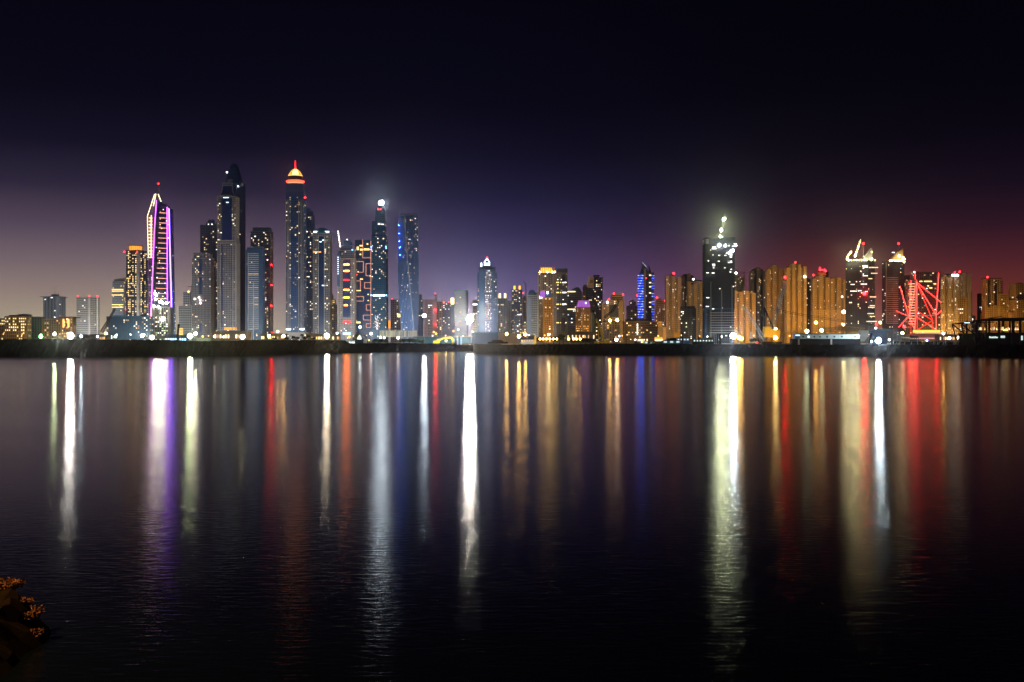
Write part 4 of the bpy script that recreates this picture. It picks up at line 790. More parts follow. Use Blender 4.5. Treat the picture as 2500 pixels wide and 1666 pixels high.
# glass fin towers
def fin(t, pts, m, y0, y1, name='fin'):
    b = MB(); f2 = [(t.X(x), t.Z(y)) for x, y in pts]; b.face([(x, y0, z) for x, z in f2], m); b.face([(x, y1, z) for x, z in f2][::-1], m)
    for (x0, z0), (x1, z1) in zip(f2, f2[1:] + f2[:1]): b.face([(x0, y1, z0), (x1, y1, z1), (x1, y0, z1), (x0, y0, z0)], m)
    return t.part(name, b)
t = T("unfinished dark glass tower ablaze with yellow work lights around its fin roof", 1650, 2100, 'unfinished_tower', wall='dark', glass='ink', st='curtain', lit=.05, pal='warm', fpx=4.6, bpx=4.4, nwin=40)
t.tier(2064, 2136, 641, sp=.6, dr=.7); f = t.front
fin(t, [(2109, 640), (2134, 640), (2134, 636), (2127.5, 634), (2127.5, 606), (2120, 617), (2111, 627)], 'grey', -4, 6); b = MB()
for i in range(8): b.ball((t.X(2066 + i * 5.6), -12 - i * 1.5, t.Z(637.5)), .55 if i % 3 == 0 else 1.1, 'work_lamp_yellow' if i % 3 == 0 else 'work_dim', 6, 4)
for px, py, r in ((2063, 634, .6), (2123, 617, 1.3), (2124, 633, .5), (2122, 637, 1.1), (2131, 637, 1.0)): b.ball((t.X(px), -10, t.Z(py)), r, 'work_lamp_yellow' if r < 1 else 'work_dim', 6, 4)
t.part('work_light', b); t.mast(2108, 597, 640, .9, 'grey'); t.beacon(2108, 595, r=1.6)
b = MB()
for x0, x1, y in ((2094, 2108, 651), (2110, 2134, 655), (2095, 2108, 654), (2115, 2134, 669), (2089, 2091, 664), (2095, 2101, 671), (2095, 2108, 675), (2066, 2077, 696), (2090, 2109, 695), (2065, 2082, 712), (2083, 2095, 711), (2101, 2109, 713), (2109, 2120, 682), (2112, 2128, 726), (2066, 2070, 739.5), (2102, 2107, 738.5), (2112, 2126, 747), (2108, 2126, 751), (2106, 2123, 766), (2112, 2126, 773), (2104, 2130, 785)):
    n = int((x1 - x0) / 3.2)
    for j in range(max(1, n)):
        u = (x0 + j * 3.2 - 2064) / 72; yy = f * (u / .6 if u < .6 else 1) + 0; yy = (-t.D / F * 72 * .02) if False else None
        b.box(t.X(x0 + j * 3.2), t.X(x0 + j * 3.2 + 2.1), f - .9, f - .4, t.Z(y + 1.7), t.Z(y), 'lit_white' if x1 < 2110 else 'lit_warm')
t.part('lit_floor', b, "rows of lit floors")
b = MB(); b.ball((t.X(2097.5), f - 4, t.Z(718.5)), 2.6, 'beacon_red_big', 6, 4); t.part('beacon', b, "large red warning light"); t.done()
t = T("dark glass tower topped by a curved gold lit fin and short mast", 1640, 2180, 'glass_tower', wall='dark', glass='ink', st='curtain', lit=.04, pal='cool', fpx=4.6, bpx=4.4, nwin=30)
t.tier(2158, 2203, 641, sp=.3, dr=.7); f = t.front
fin(t, [(2170, 639), (2203, 639), (2203, 608), (2196, 613), (2186, 621), (2178, 630)], 'gold', -4, 6); b = MB()
for i in range(10): b.ball((t.X(2165 + i * 3.3), -14, t.Z(638.5)), .9, 'crown_flood', 6, 4)
for px, py, r in ((2190, 626, 1.6), (2200, 631, 1.5), (2197, 636, 1.3), (2202, 641, 1.2), (2204, 634, 1.0)): b.ball((t.X(px), -9, t.Z(py)), r, 'crown_flood', 6, 4)
t.part('roof_light', b); t.mast(2194, 597, 615, .9, 'steel'); t.beacon(2194, 595, r=1.6); t.pbox('window_cleaning_cradle', 2178, 2184, 616, 617.5, 'lit_white', dep=2)
b = MB()
for i in range(23): b.box(t.X(2156), t.X(2184), f - 1.4, f - .5, t.Z(680 + i * 5) - .55, t.Z(680 + i * 5) + .55, 'stone')
t.part('balcony_stack', b); t.fbox('lit_edge', 2158, 2160, 642, 790, 'concrete', -7, .6); t.done()
t = T("dark tower crowded with warm lit windows between gold-fin tower and red-lined tower", 1700, 2200, 'residential_tower', wall='dark', glass='ink', st='curtain', lit=.33, pal='warm', fpx=4.4, bpx=4.2, nwin=60)
t.tier(2183, 2216, 683, dr=.7).tier(2188, 2218, 675, 683, dr=.6, lit=.02).done()
# red LED tower
t = T("dark tower webbed with glowing red light lines over a golden entrance band", 1620, 2252, 'office_tower', wall='grey', glass='ink', st='curtain', lit=.07, pal='warm', fpx=4.6, bpx=5, nwin=30)
t.tier(2229, 2290, 666, dr=.5); f0 = t.front; t.tier(2213, 2230, 688, dr=.8, lit=.3, pal='red'); t.front = f0
q = lambda cx, cy_: (2020 + cx / 4.9, 560 + cy_ / 4.9)
for a in ((1018, 515, 1018, 605), (967, 615, 945, 1030), (1033, 640, 945, 1040), (1033, 615, 1025, 1040), (1025, 1040, 1010, 1205), (1035, 640, 1325, 880), (1040, 660, 1265, 1025), (1297, 530, 1265, 1030), (1266, 1030, 1267, 1200), (1025, 1040, 1270, 1030), (1270, 1030, 1330, 975), (1025, 1045, 1267, 1205), (835, 685, 940, 1040), (793, 980, 940, 1045), (940, 1045, 820, 1175), (945, 1050, 1010, 1205), (950, 1045, 1025, 1105)):
    t.line('light_line', q(a[0], a[1]), q(a[2], a[3]), 'led_pinkline', .17, 2.6); t.line('added_backlight', q(a[0], a[1]), q(a[2], a[3]), 'led_red', .15, 1.6)  # red strips added behind the lines for wall glow and water streak
for a in ((1040, 980, 1225, 1090), (1045, 660, 1225, 1085), (1050, 1205, 1230, 1090), (1045, 660, 1045, 1200), (1225, 1085, 1225, 1200)): t.line('light_line', q(a[0], a[1]), q(a[2], a[3]), 'led_redfaint', .6, .9)
b = MB()
for i in range(16): b.box(t.X(2214), t.X(2228), f0 - .9, f0 - .4, t.Z(694 + i * 6.5) - .4, t.Z(694 + i * 6.5) + .4, 'led_salmon')
t.part('lit_ladder', b)
b = MB(); b.box(t.X(2223), t.X(2286), f0 - 5, f0 - .4, t.Z(812.5), t.Z(806.5), 'crown_gold'); t.part('entrance_band', b)
t.pbox('podium', 2222, 2290, 814, 830, 'violet', yc=f0, dep=12); t.fbox('lit_floor', 2225, 2289, 813.2, 814.6, 'lit_pink', 6, .4); t.fbox('lit_floor', 2232, 2290, 825.6, 827, 'lit_pink', 6.2, .4)
for x0, x1, y in ((2239, 2246, 687), (2250, 2269, 687), (2273, 2279, 693), (2258, 2262, 698), (2263, 2270, 703)): t.fbox('lit_floor', x0, x1, y, y + 2.5, 'lit_gold', .4, .3)
for px in (2277, 2228): t.beacon(px, 665.5, 'beacon_white', .9, f0 + 2)
t.done()
RUST = dict(wall='beige', glass='ink', st='punched', pal='warm', fpx=4.7, bpx=4.7)
t = T("rust-lit tower with a bright white floodlight on its roof", 1680, 2310, lit=0.24, nwin=44, **RUST)
t.mass(2291, 2332, (679, 675, 682, 676, 676), dr=.6); t.pbox('roof', 2312, 2330, 668, 673, 'roofdark')
b = MB()
for px in (2315, 2319.5, 2324, 2327): b.ball((t.X(px), -17, t.Z(674)), 1.7, 'work_white', 6, 4)
t.part('floodlight', b); t.done()
t = T("tall rust-lit ribbed tower with two red roof lights", 1700, 2347, lit=0.17, nwin=40, **RUST)
t.mass(2330, 2365, (675, 671, 669, 672, 674), dr=.6).tier(2351, 2364, 667, None, dr=.6, yoff=10, wall='brown'); t.beacon(2331, 665, r=1.2); t.beacon(2343, 664, r=1.6)
t.tier(2331, 2354, 730, None, dr=1.0, yoff=-4, wall='gold'); t.done()
t = T("dim brown stepped tower at the end of the rust-lit cluster", 1800, 2366, lit=0.11, nwin=16, **{**RUST, 'wall': 'brown'})
t.tier(2358, 2371, 713, dr=.9).tier(2355, 2377, 773, None, dr=.9).done()
t = T("thin dark tower slice in the gap before the bright cream stepped tower", 1750, 2394, wall='dark', glass='ink', st='punched', lit=.06, pal='cool', fpx=4.3, bpx=4, nwin=8)
t.tier(2388, 2400, 719, dr=1).tier(2391, 2407, 768, None, dr=.8, wall='beige', lit=.01).done()
t = T("bright cream stepped tower with black window slots and a red roof light", 1580, 2424, 'apartment_building', wall='gold', glass='ink', st='punched', lit=.05, pal='warm', fpx=4.6, bpx=4.8, nwin=30)
t.tier(2399, 2442, 684, sp=.85, dr=.9); f = t.front; t.tier(2428, 2451, 721, None, dr=.9, yoff=-9); t.tier(2416, 2428, 749, None, dr=1.1, yoff=-9); t.front = f
t.pbox('roof', 2403, 2440, 680, 683, 'roofdark'); t.beacon(2411, 677.5, r=1.7)
for a in (2403, 2419, 2434): 
    for i in range(14 if a < 2430 else 8): t.fbox('balcony_slot', a, a + 5.5, 688 + i * 4.6, 690.4 + i * 4.6, 'ink', .15, .35) if i % 1 == 0 else 0
t.done()
t = T("narrow dark block wedged between the two bright cream stepped towers", 1700, 2459, wall='dark', glass='ink', st='punched', lit=.05, pal='cool', fpx=4.3, bpx=4, nwin=6)
t.tier(2454, 2469, 727, dr=.9).tier(2460, 2467, 724, 727, dr=.8).done()
t = T("bright cream block with lower front wing rising behind the flat part of the steel roof", 1560, 2490, 'apartment_building', wall='gold', glass='ink', st='punched', lit=.05, pal='warm', fpx=4.6, bpx=4.8, nwin=20)
t.tier(2471, 2516, 697, dr=.8); t.tier(2467, 2516, 736, None, dr=.95, yoff=-4); t.tier(2459, 2475, 767, None, dr=1.2, yoff=-8); t.pbox('roof_plant', 2481, 2494, 691, 695.5, 'gold', dep=8); t.done()
# ------------------------------------------------------------------ lamps: each gives off the light that falls on the place round it
LAMPCOL = dict(white=(1, .93, .82), warm=(1, .82, .55), yellow=(1, .85, .4), cool=(.75, .9, 1), orange=(1, .48, .1), sodium=(1, .53, .11), green=(.12, 1, .18), red=(1, .03, .03), blue=(.3, .4, 1), street=(1, .93, .82), lime=(.85, 1, .5))
BULB = {}
def lamp(px, py, D, col, I, r, label, kind='floodlight', ground=GZ, group=None, cat=None, spill=None):
    x, z = wx(px, D), wz(py, D); t = thing(kind, label, cat or {'floodlight': 'floodlight', 'street_lamp': 'street lamp', 'signal_lamp': 'signal lamp', 'light_mast': 'light mast'}[kind], (x, D, ground), group)
    h = max(1.5, z - ground); key = (col, round(I / r / r, 1))
    mn = 'lamp_%s_%d' % (col, len(BULB))
    if key not in BULB: BULB[key] = emitm(mn, LAMPCOL[col], I / (math.pi * r * r), True)
    b = MB(); b.bar((0, 0, 0), (0, 0, h - r * .8), .22 if h > 8 else .15, 'steel', .12, 6); b.box(-.5, .5, -.5, .5, 0, .4, 'concrete'); b.build('pole', t)
    b = MB()
    if kind == 'floodlight': b.box(-r * 1.1, r * 1.1, r * .75, r * .95, h - .15, h + .15, 'steel'); b.box(-.12, .12, r * .75, r * .95, h - r * 1.1, h + r * 1.1, 'steel')
    else: b.box(-.12, .12, -r, .3, h + r * 1.02, h + r * 1.2 + .1, 'steel'); b.box(-r * .7, r * .7, -r * .7, r * .7, h + r * 1.2 + .1, h + r * 1.2 + .3, 'steel')
    hd = b.build('lamp_head', t)
    big = kind != 'street_lamp' and r >= 1.5
    for dx, dz, k in ((0, 0, .85 if big else 1),):
        b = MB(); b.ball((dx * r, 0, h + dz * r), r * k, BULB[key], 8, 5)
        if spill:                                   # a projector turned to the towers, with a weak spill to the other side
            nb_ = b.mi(MATS[spill])
            for fi, f in enumerate(b.f):
                if sum(b.v[v][1] for v in f) / len(f) < r * .35: b.m[fi] = nb_
        b.build('lamp', hd)
    return t
W = 690
lamp(100, 822, 900, 'green', 700, 1.3, "vivid green floodlight on the dark bank")
lamp(172, 820, W, 'white', 7000, 2.1, "big white floodlight in front of the orange lit pavilion block", ground=8.6)
lamp(133, 816, W + 40, 'lime', 400, 0.9, "small pale floodlight between the green and the big white floodlight", ground=8.6)
lamp(198, 821, W + 30, 'cool', 200, 0.7, "small white lamp just beyond the big white floodlight", ground=8.6)
lamp(238, 822, W + 60, 'cool', 20, 0.6, "small bluish lamp below the teal glass block's boom crane", ground=8.6)
lamp(259, 814.5, 1100, 'orange', 600, 1, "orange street lamp by the corner of the teal glass block", 'street_lamp')
lamp(282, 822, 950, 'yellow', 600, 0.8, "yellow lamp in front of the teal glass block")
lamp(347, 820, 930, 'lime', 600, 1.3, "yellow-white floodlight beside the bigger warm floodlight")
lamp(371, 824, 900, 'warm', 4800, 1.8, "big warm white floodlight below the violet-lined tower")
lamp(464, 821, W, 'lime', 2200, 1.7, "big yellowish floodlight below the hazy stepped tower", ground=7)
lamp(477.5, 815, 950, 'warm', 1500, 1.1, "warm floodlight just above the yellowish one", ground=6)
lamp(495, 822, W + 70, 'orange', 6, 0.8, "small orange lamp in front of the cream blue-spined tower", ground=6)
lamp(524, 822, W + 60, 'white', 20, 0.8, "small white lamp pillar before the tall cream tower", ground=6)
lamp(546, 823, W + 60, 'lime', 15, 0.7, "small greenish lamp before the tall cream tower", ground=6)
lamp(592, 823, 920, 'warm', 5500, 1.9, "largest warm floodlight at the foot of the dark slab tower")
lamp(657, 821, 950, 'lime', 700, 1.1, "pale floodlight in the gap before the golden-domed tower")
lamp(692, 821, 950, 'orange', 1100, 1.2, "orange floodlight in the gap before the golden-domed tower")
lamp(678, 810, 1250, 'orange', 400, 1, "distant orange street lamp above the gap floodlights", 'street_lamp')
lamp(664, 812, 1350, 'red', 8, 1.1, "distant red signal lamp above the gap floodlights", 'signal_lamp')
lamp(798, 820, W + 130, 'warm', 2600, 1.9, "big cream floodlight in front of the white-eaved tower", ground=7)
lamp(823, 814, 1000, 'cool', 30, 0.9, "small cool lamp at the foot of the beige domed tower")
lamp(853, 823, 930, 'orange', 12, 1.1, "orange glowing lamp beside the striped dome tent")
lamp(879, 799, 1300, 'cool', 250, 1.7, "white floodlight at the foot of the block with glowing rectangles")
lamp(906, 815, 1000, 'white', 40, 1.2, "round white lamp beyond the dome tent", 'street_lamp')
lamp(901, 831, 905, 'orange', 6, 0.6, "low orange lamp at the end of the dome tent")
lamp(929, 824, 1020, 'lime', 1800, 1.1, "yellow-green lamp over the hedge, nearer the dome tent", spill='spill_white')
lamp(938, 825, 1022, 'yellow', 1800, 1.0, "yellow lamp over the hedge, second from the dome tent", spill='spill_white')
lamp(972, 825, 1015, 'white', 4500, 1.5, "bright white floodlight before the white panel fence", spill='spill_white')
lamp(1036, 771, 930, 'cool', 1100, 1.4, "white floodlight atop a tall slim mast beside the hedge", 'light_mast')
lamp(1089, 832.5, 915, 'yellow', 20, 0.8, "small yellow lamp at the excavator's foot")
lamp(1147, 780, 880, 'white', 42000, 3.0, "giant dazzling white floodlight on a mast before the pyramid-roofed tower", 'light_mast')
lamp(1059, 811, 1200, 'orange', 12, 0.9, "orange street lamp in front of the peach portal tower", 'street_lamp'); lamp(1064.5, 815, 1150, 'orange', 14, 1.1, "lower and brighter orange street lamp in front of the portal tower", 'street_lamp')
lamp(1107, 809, 1300, 'orange', 12, 1.1, "orange street lamp below the flat-capped slab tower", 'street_lamp'); lamp(1119, 805, 1350, 'warm', 20, 1, "pale street lamp below the flat-capped slab tower", 'street_lamp'); lamp(1154, 811, 1300, 'orange', 14, 1.2, "orange street lamp right under the giant floodlight", 'street_lamp')
lamp(1237, 816, 1150, 'sodium', 900, 1.2, "twin-bright yellow street lamp by the low lit wall", 'street_lamp'); lamp(1267, 822, 1080, 'sodium', 1300, 1.4, "large yellow street lamp before the slim gold-capped tower", 'street_lamp'); lamp(1283, 817, 1120, 'sodium', 900, 1.2, "yellow street lamp above the small gabled house", 'street_lamp')
lamp(1340, 817, 1050, 'yellow', 200, 0.9, "single yellow lamp above the long clipped hedge", 'street_lamp')
for i, px in enumerate((1318.5, 1326.5, 1334, 1342.5, 1351, 1359)): lamp(px, 828, 930 + (i % 2) * 2, 'sodium', 60, .8, "round amber garden lamp in the row of six along the hedge", 'street_lamp', group="amber garden lamps in the row of six")
for i, px in enumerate((1388, 1400.5, 1407.5, 1416.5)): lamp(px, 828, 935 + (i % 2) * 2, 'sodium', 90, .9 if i == 0 else .8, "round amber garden lamp in the row of four near the mobile crane", 'street_lamp', group="amber garden lamps in the row of four")
lamp(1489, 783, 1640, 'sodium', 1000, 1.9, "amber lamp on the tan low block's roof, nearer the crane", 'street_lamp', ground=wz(787, 1640)); lamp(1507, 782, 1640, 'orange', 1000, 2.1, "amber lamp on the tan low block's roof, farther from the crane", 'street_lamp', ground=wz(787, 1640))
lamp(1505, 830, 830, 'white', 150, 1.1, "white floodlight on the bank beside the mobile crane"); lamp(1512, 821, 1000, 'blue', 20, 0.9, "bluish lamp behind the white bank floodlight"); lamp(1551, 830, 840, 'white', 10, 0.6, "small white lamp under the pale canopy tent")
lamp(1790, 820, 760, 'cool', 9000, 2, "big white floodlight at the unfinished tower's corner"); lamp(1804, 824, 770, 'sodium', 700, 1.5, "large orange floodlight beside the big white one"); lamp(1811, 827, 775, 'sodium', 200, 1.1, "smaller orange floodlight beside the large orange one")
lamp(1848, 837, 735, 'red', 8, 0.7, "red signal lamp low on the bank by the crawler crane", 'signal_lamp')
lamp(1893, 825, 790, 'sodium', 500, 1.3, "amber lamp on the crawler crane's deck"); lamp(1893.5, 803.5, 800, 'lime', 120, 0.9, "yellow lamp on a post above the crawler crane")
lamp(1970, 809, 860, 'lime', 300, 1.4, "pale floodlight behind the white site cabin"); lamp(2006, 807, 870, 'lime', 250, 1.5, "second pale floodlight behind the white site cabin, by its middle")
lamp(1992, 788, 1350, 'sodium', 800, 1.6, "orange street lamp against the gold tower with a pergola", 'street_lamp'); lamp(2059.5, 762, 1500, 'yellow', 500, 2.3, "upper pale street lamp at the last gold tower's edge", 'street_lamp'); lamp(2059, 793, 1400, 'yellow', 200, 1.5, "lower pale street lamp at the last gold tower's edge", 'street_lamp'); lamp(2056, 725, 1500, 'warm', 30, 1.3, "faint lamp high against the last gold tower", 'street_lamp')
lamp(2145, 832, 720, 'cool', 9000, 1.9, "big cool floodlight before the blue sheeted scaffold"); lamp(2128, 834, 725, 'cool', 15, 0.6, "small lamp beside the big cool floodlight"); lamp(2171, 830, 740, 'white', 20, 0.6, "small white lamp on the scaffold's foot")
lamp(2140, 792, 1100, 'red', 40, 1.5, "red signal lamp over the blue sheeted scaffold", 'signal_lamp'); lamp(2149, 788, 1150, 'lime', 60, 1.3, "pale lamp close above the red signal lamp"); lamp(2138, 802, 900, 'white', 30, 0.8, "white lamp below the red signal lamp")
lamp(2207, 798, 1050, 'red', 40, 1.3, "red signal lamp beside the golden entrance band", 'signal_lamp'); lamp(2203, 814, 900, 'lime', 90, 1.3, "pale floodlight over the white stacked trailers"); lamp(2263, 832, 800, 'blue', 20, 0.7, "small blue lamp below the violet podium")
lamp(2303, 815, 1150, 'sodium', 300, 1.2, "amber street lamp at the foot of the rust-lit tower", 'street_lamp'); lamp(2318, 826, 950, 'cool', 40, 1.4, "bluish white floodlight between rust-lit towers and steel roof"); lamp(2340, 824, 960, 'warm', 60, 1.1, "warm floodlight just before the steel roof's first column")
# street lamps along the avenue under the towers: they light the lower storeys
for i in range(31): lamp(112 + i * 39 + (i * 37 % 11), 818.5 + (i * 53 % 7) * .4, 1990 + (i * 71 % 5) * 14, 'street' if i % 3 == 0 else 'cool', 19000, 1.1, "tiny pale street lamp in the far row at the foot of the marina towers", 'street_lamp', group="street lamps at the foot of the marina towers", spill='spill_warm' if i % 3 else 'spill_white')
for i in range(25):
    px = 1330 + i * 46 + (i * 37 % 13); cool = 1690 < px < 1790; D = (1470 if px > 2380 else 1612 if px > 1600 else 1850) + (i * 71 % 5) * 8
    lamp(px, 819 + (i * 53 % 7) * .5, D, 'street' if cool else 'sodium', (5000 if cool else 12000 if px > 2380 else 15500 if px > 1600 else 10000) * (.45 + 1.2 * (i * 37 % 10) / 9), 1.1, "tiny amber street lamp in the far row at the foot of the gold towers", 'street_lamp', group="street lamps at the foot of the gold towers", spill='spill_amber')
for px, I in ((1727, 2500), (1762, 2500)): lamp(px, 822, 1530, 'street', I, 1.0, "pale work lamp before the white frame of the unfinished tower" if px < 1740 else "second pale work lamp before the unfinished tower's frame", spill='spill_white')
for i in range(3): lamp(285 + i * 34, 817.5, 1640, 'cool', 3500, 1.0, "tiny cool lamp in the row added to light the long teal glass block", 'street_lamp', group="added lamps lighting the teal glass block", spill='spill_white')  # lamps added to brighten the teal block
for i in range(4): lamp(8 + i * 46, 816, 1455, 'sodium', 900, .7, "amber street lamp in the row before the waterfront hotel", 'street_lamp', group="street lamps before the waterfront hotel", spill='spill_amber')
# ------------------------------------------------------------------ cranes
def at(px, py, D): return (wx(px, D), D, wz(py, D))
def rel(o, px, py, D, dy=0): return (wx(px, D) - o.location.x, D - o.location.y + dy, wz(py, D) - o.location.z)
t = thing('boom_crane', "dark lattice boom crane leaning up beside the teal glass block", 'crane', (wx(250, 1450), 1450, GZ))
b = MB(); b.lattice(rel(t, 248, 812, 1450), rel(t, 281, 753, 1450), 3.2, 14, .45, 'steel', 1.2); b.build('boom', t)
b = MB(); b.box(-6, 8, -3, 3, 1.5, 7, 'steel'); b.build('cab', t); b = MB(); b.box(-7, 9, -4, -2, 0, 1.5, 'black'); b.box(-7, 9, 2, 4, 0, 1.5, 'black'); b.build('track', t)
b = MB(); b.bar((7, 0, 6), rel(t, 262, 785, 1450), .15, 'steel'); b.bar(rel(t, 281, 753, 1450), rel(t, 243, 810, 1450), .12, 'steel'); b.build('cable', t)
t = thing('luffing_boom', "short crane boom outlined by a string of white lights, over the beige domed tower", 'crane', at(831, 640, 2190))
b = MB(); b.lattice((0, 0, 0), rel(t, 831, 604, 2190), 2.0, 8, .3, 'steel'); b.build('mast', t)
b = MB(); b.lattice(rel(t, 831, 604, 2190), rel(t, 825.5, 566, 2190), 2.0, 8, .25, 'steel'); b.build('boom', t)
b = MB()
for i in range(9): u = i / 8; b.ball(rel(t, 825.6 + 5.4 * u, 566 + 36 * u, 2190, -2), 1.0, 'work_white', 6, 4)
b.build('string_light', t)
t = thing('tower_crane', "tower crane on the unfinished tower with three brilliant lights up its mast", 'crane', at(1760, 586, 1606))
b = MB(); b.lattice((0, 0, 0), rel(t, 1758.5, 574, 1606), 1.6, 5, .2, 'steel'); b.build('mast', t)
b = MB(); b.lattice(rel(t, 1758.5, 574, 1606), rel(t, 1769, 524, 1606), 1.4, 16, .12, 'steel', .8); b.build('boom', t)
b = MB(); b.box(-4, 0, -1.5, 1.5, 6.5, 9, 'steel'); b.build('cab', t)
for px, py, r in ((1767, 536, 1.4), (1760.5, 562, 1.2), (1758.5, 579, 1.4)):
    b = MB(); b.ball(rel(t, px, py, 1606, -1.5), r, 'crane_lamp', 8, 5); b.build('lamp', t)
t = thing('tower_crane', "tower crane strung with yellow lights on the unfinished glass tower", 'crane', at(2087, 637, 1655))
b = MB(); b.lattice((0, 0, 0), rel(t, 2088, 622, 1655), 1.8, 5, .22, 'steel'); b.build('mast', t)
b = MB(); b.lattice(rel(t, 2088, 622, 1655), rel(t, 2101, 585, 1655), 1.4, 14, .18, 'steel', .7); b.build('boom', t)
b = MB()
for i, r in enumerate((.8, 1.2, 1.4, .9, .5, 1.3, .8, 1.1, .6)): b.ball(rel(t, 2087 + 13 * (i / 8) ** .9, 625 - 38 * i / 8, 1655, -1.6), r, 'work_lamp_yellow' if i in (0, 4) else 'work_dim', 6, 4)
b.build('string_light', t)
t = thing('hoist_boom', "short inclined hoist with yellow lights at the corner of the glass tower roof", 'crane', at(2066, 636, 1650))
b = MB(); b.lattice((0, 0, 0), rel(t, 2079, 615, 1650), 1.4, 8, .18, 'steel'); b.build('boom', t)
b = MB()
for i in range(6): b.ball(rel(t, 2067 + 10 * i / 5, 628 - 12 * i / 5, 1650, -1.5), .5 if i == 5 else 1.0, 'work_lamp_yellow' if i == 5 else 'work_dim', 6, 4)
b.build('string_light', t)
for px, y0, y1, lab in ((1817, 660, 745, "thin unlit crane mast in the gap beside the hazy brown tower"), (1284, 688, 735, "thin dark crane jib leaning over the pinkish narrow tower")):
    t = thing('tower_crane', lab, 'crane', at(px, y1, 1950)); b = MB(); b.lattice((0, 0, 0), rel(t, px, y0 + 4, 1950), 1.8, 16, .3, 'brown'); b.build('mast', t)
    b = MB(); b.lattice(rel(t, px, y0 + 6, 1950), rel(t, px - 7, y0 - 2 if px < 1500 else y0 + 8, 1950), 1.2, 8, .2, 'brown'); b.build('boom', t)
# yellow mobile crane
D = 850; t = thing('mobile_crane', "yellow telescopic mobile crane with its boom raised over the bank", 'crane', (wx(1470, D), D, GZ))
b = MB(); b.bar(rel(t, 1473, 829, D), rel(t, 1461, 791, D), 1.15, 'yellowpaint', 1.0); b.bar(rel(t, 1461.5, 792, D), rel(t, 1455.5, 779, D), .8, 'yellowpaint', .75); b.build('boom', t)
b = MB(); b.bar(rel(t, 1455.6, 779.5, D), rel(t, 1448, 759, D), .55, 'black', .4); b.box(rel(t, 1446, 0, D)[0], rel(t, 1450, 0, D)[0], -.5, .5, rel(t, 0, 761, D)[2], rel(t, 0, 758, D)[2], 'black'); b.build('fly_jib', t)
b = MB(); b.box(-6, 6, -1.4, 1.4, 1.2, 2.6, 'yellowpaint'); b.box(2, 5, -1.3, 1.3, 2.6, 4.2, 'yellowpaint'); b.build('chassis', t)
b = MB(); b.bar(rel(t, 1462, 829, D), rel(t, 1461.5, 803, D), .45, 'yellowpaint', .3); b.build('ram', t)
for i in range(4):
    b = MB(); b.bar((-4.5 + i * 3, -1.5, .7), (-4.5 + i * 3, 1.5, .7), .7, 'black', n=10); b.build('wheel', t)
t = thing('boom_crane', "dark folding boom crane in front of the broad cream tower", 'crane', (wx(1476, 900), 900, GZ))
b = MB(); b.lattice(rel(t, 1476, 776, 900), rel(t, 1486, 766, 900), 1.4, 6, .3, 'black'); b.lattice(rel(t, 1494, 762, 900), rel(t, 1510, 734, 900), 1.5, 10, .3, 'black'); b.lattice(rel(t, 1486, 766, 900), rel(t, 1494, 762, 900), 1.2, 4, .25, 'black'); b.build('boom', t)
b = MB(); b.bar(rel(t, 1510, 734, 900), rel(t, 1502, 732.5, 900), .5, 'yellowpaint'); b.build('boom_head', t)
b = MB(); b.lattice((0, 0, 1), rel(t, 1477, 777, 900), 1.6, 12, .14, 'steel'); b.box(-3, 3, -2, 2, 0, 3, 'steel'); b.build('mast', t)
t = thing('conveyor', "pale blue lattice conveyor rising behind the yellow mobile crane", 'conveyor', (wx(1480, 900), 900, GZ))
b = MB(); b.lattice(rel(t, 1474, 827, 900), rel(t, 1484, 806, 900), 2.2, 8, .3, 'blueish'); b.build('truss', t); b = MB(); b.bar(rel(t, 1479, 806, 900), rel(t, 1486, 804, 900), .7, 'yellowpaint'); b.build('head', t)
# crawler crane
D = 800; t = thing('crawler_crane', "huge crawler crane with a pale lattice boom and black counterweight mast", 'crane', (wx(1882, D), D, GZ))
b = MB(); b.lattice(rel(t, 1884, 806, D), rel(t, 1918, 688, D), 2.6, 26, .2, 'concrete', 1.4); b.build('boom', t)
b = MB(); b.ball(rel(t, 1915.5, 677.5, D, -1), .8, 'beacon_red_big', 6, 4); b.bar(rel(t, 1916, 677.5, D, -1), rel(t, 1918, 688, D), .15, 'steel'); b.build('beacon', t)
b = MB()
for y in (-1.5, 1.5): b.bar(rel(t, 1866, 806, D, y), rel(t, 1866, 751, D, y), .42, 'black'); b.bar(rel(t, 1866, 751, D, y), rel(t, 1889, 806, D, y), .36, 'black')
for i in range(5): b.bar(rel(t, 1866, 760 + i * 9, D, -1.5), rel(t, 1869 + i * 3.6, 760 + i * 9, D, -1.5), .12, 'black')
b.build('back_mast', t)
b = MB()
for dy in (0, 3): 
    pts = [(1867, 750 + dy), (1940, 764 + dy), (2020, 777 + dy), (2130, 793 + dy * .6)]
    for p, q2 in zip(pts, pts[1:]): b.bar(rel(t, p[0], p[1], D, dy), rel(t, q2[0], q2[1], D, dy), .16, 'black')
b.build('cable', t)
b = MB(); b.box(rel(t, 1864, 0, D)[0], rel(t, 1902, 0, D)[0], -3, 3, rel(t, 0, 824, D)[2], rel(t, 0, 805, D)[2] , 'yellowpaint'); b.box(rel(t, 1865, 0, D)[0], rel(t, 1880, 0, D)[0], -3.2, 3.2, rel(t, 0, 805, D)[2] + .02, rel(t, 0, 798, D)[2], 'yellowpaint'); b.build('machinery_house', t)
b = MB(); b.box(rel(t, 1863, 0, D)[0], rel(t, 1905, 0, D)[0], -5, -2.5, 0, 2.6, 'black'); b.box(rel(t, 1863, 0, D)[0], rel(t, 1905, 0, D)[0], 2.5, 5, 0, 2.6, 'black'); b.build('track', t)
b = MB(); b.box(rel(t, 1889, 0, D)[0], rel(t, 1897, 0, D)[0], -3.6, -3.05, rel(t, 0, 838, D)[2], rel(t, 0, 823, D)[2], 'yellowpaint'); b.build('cab', t)
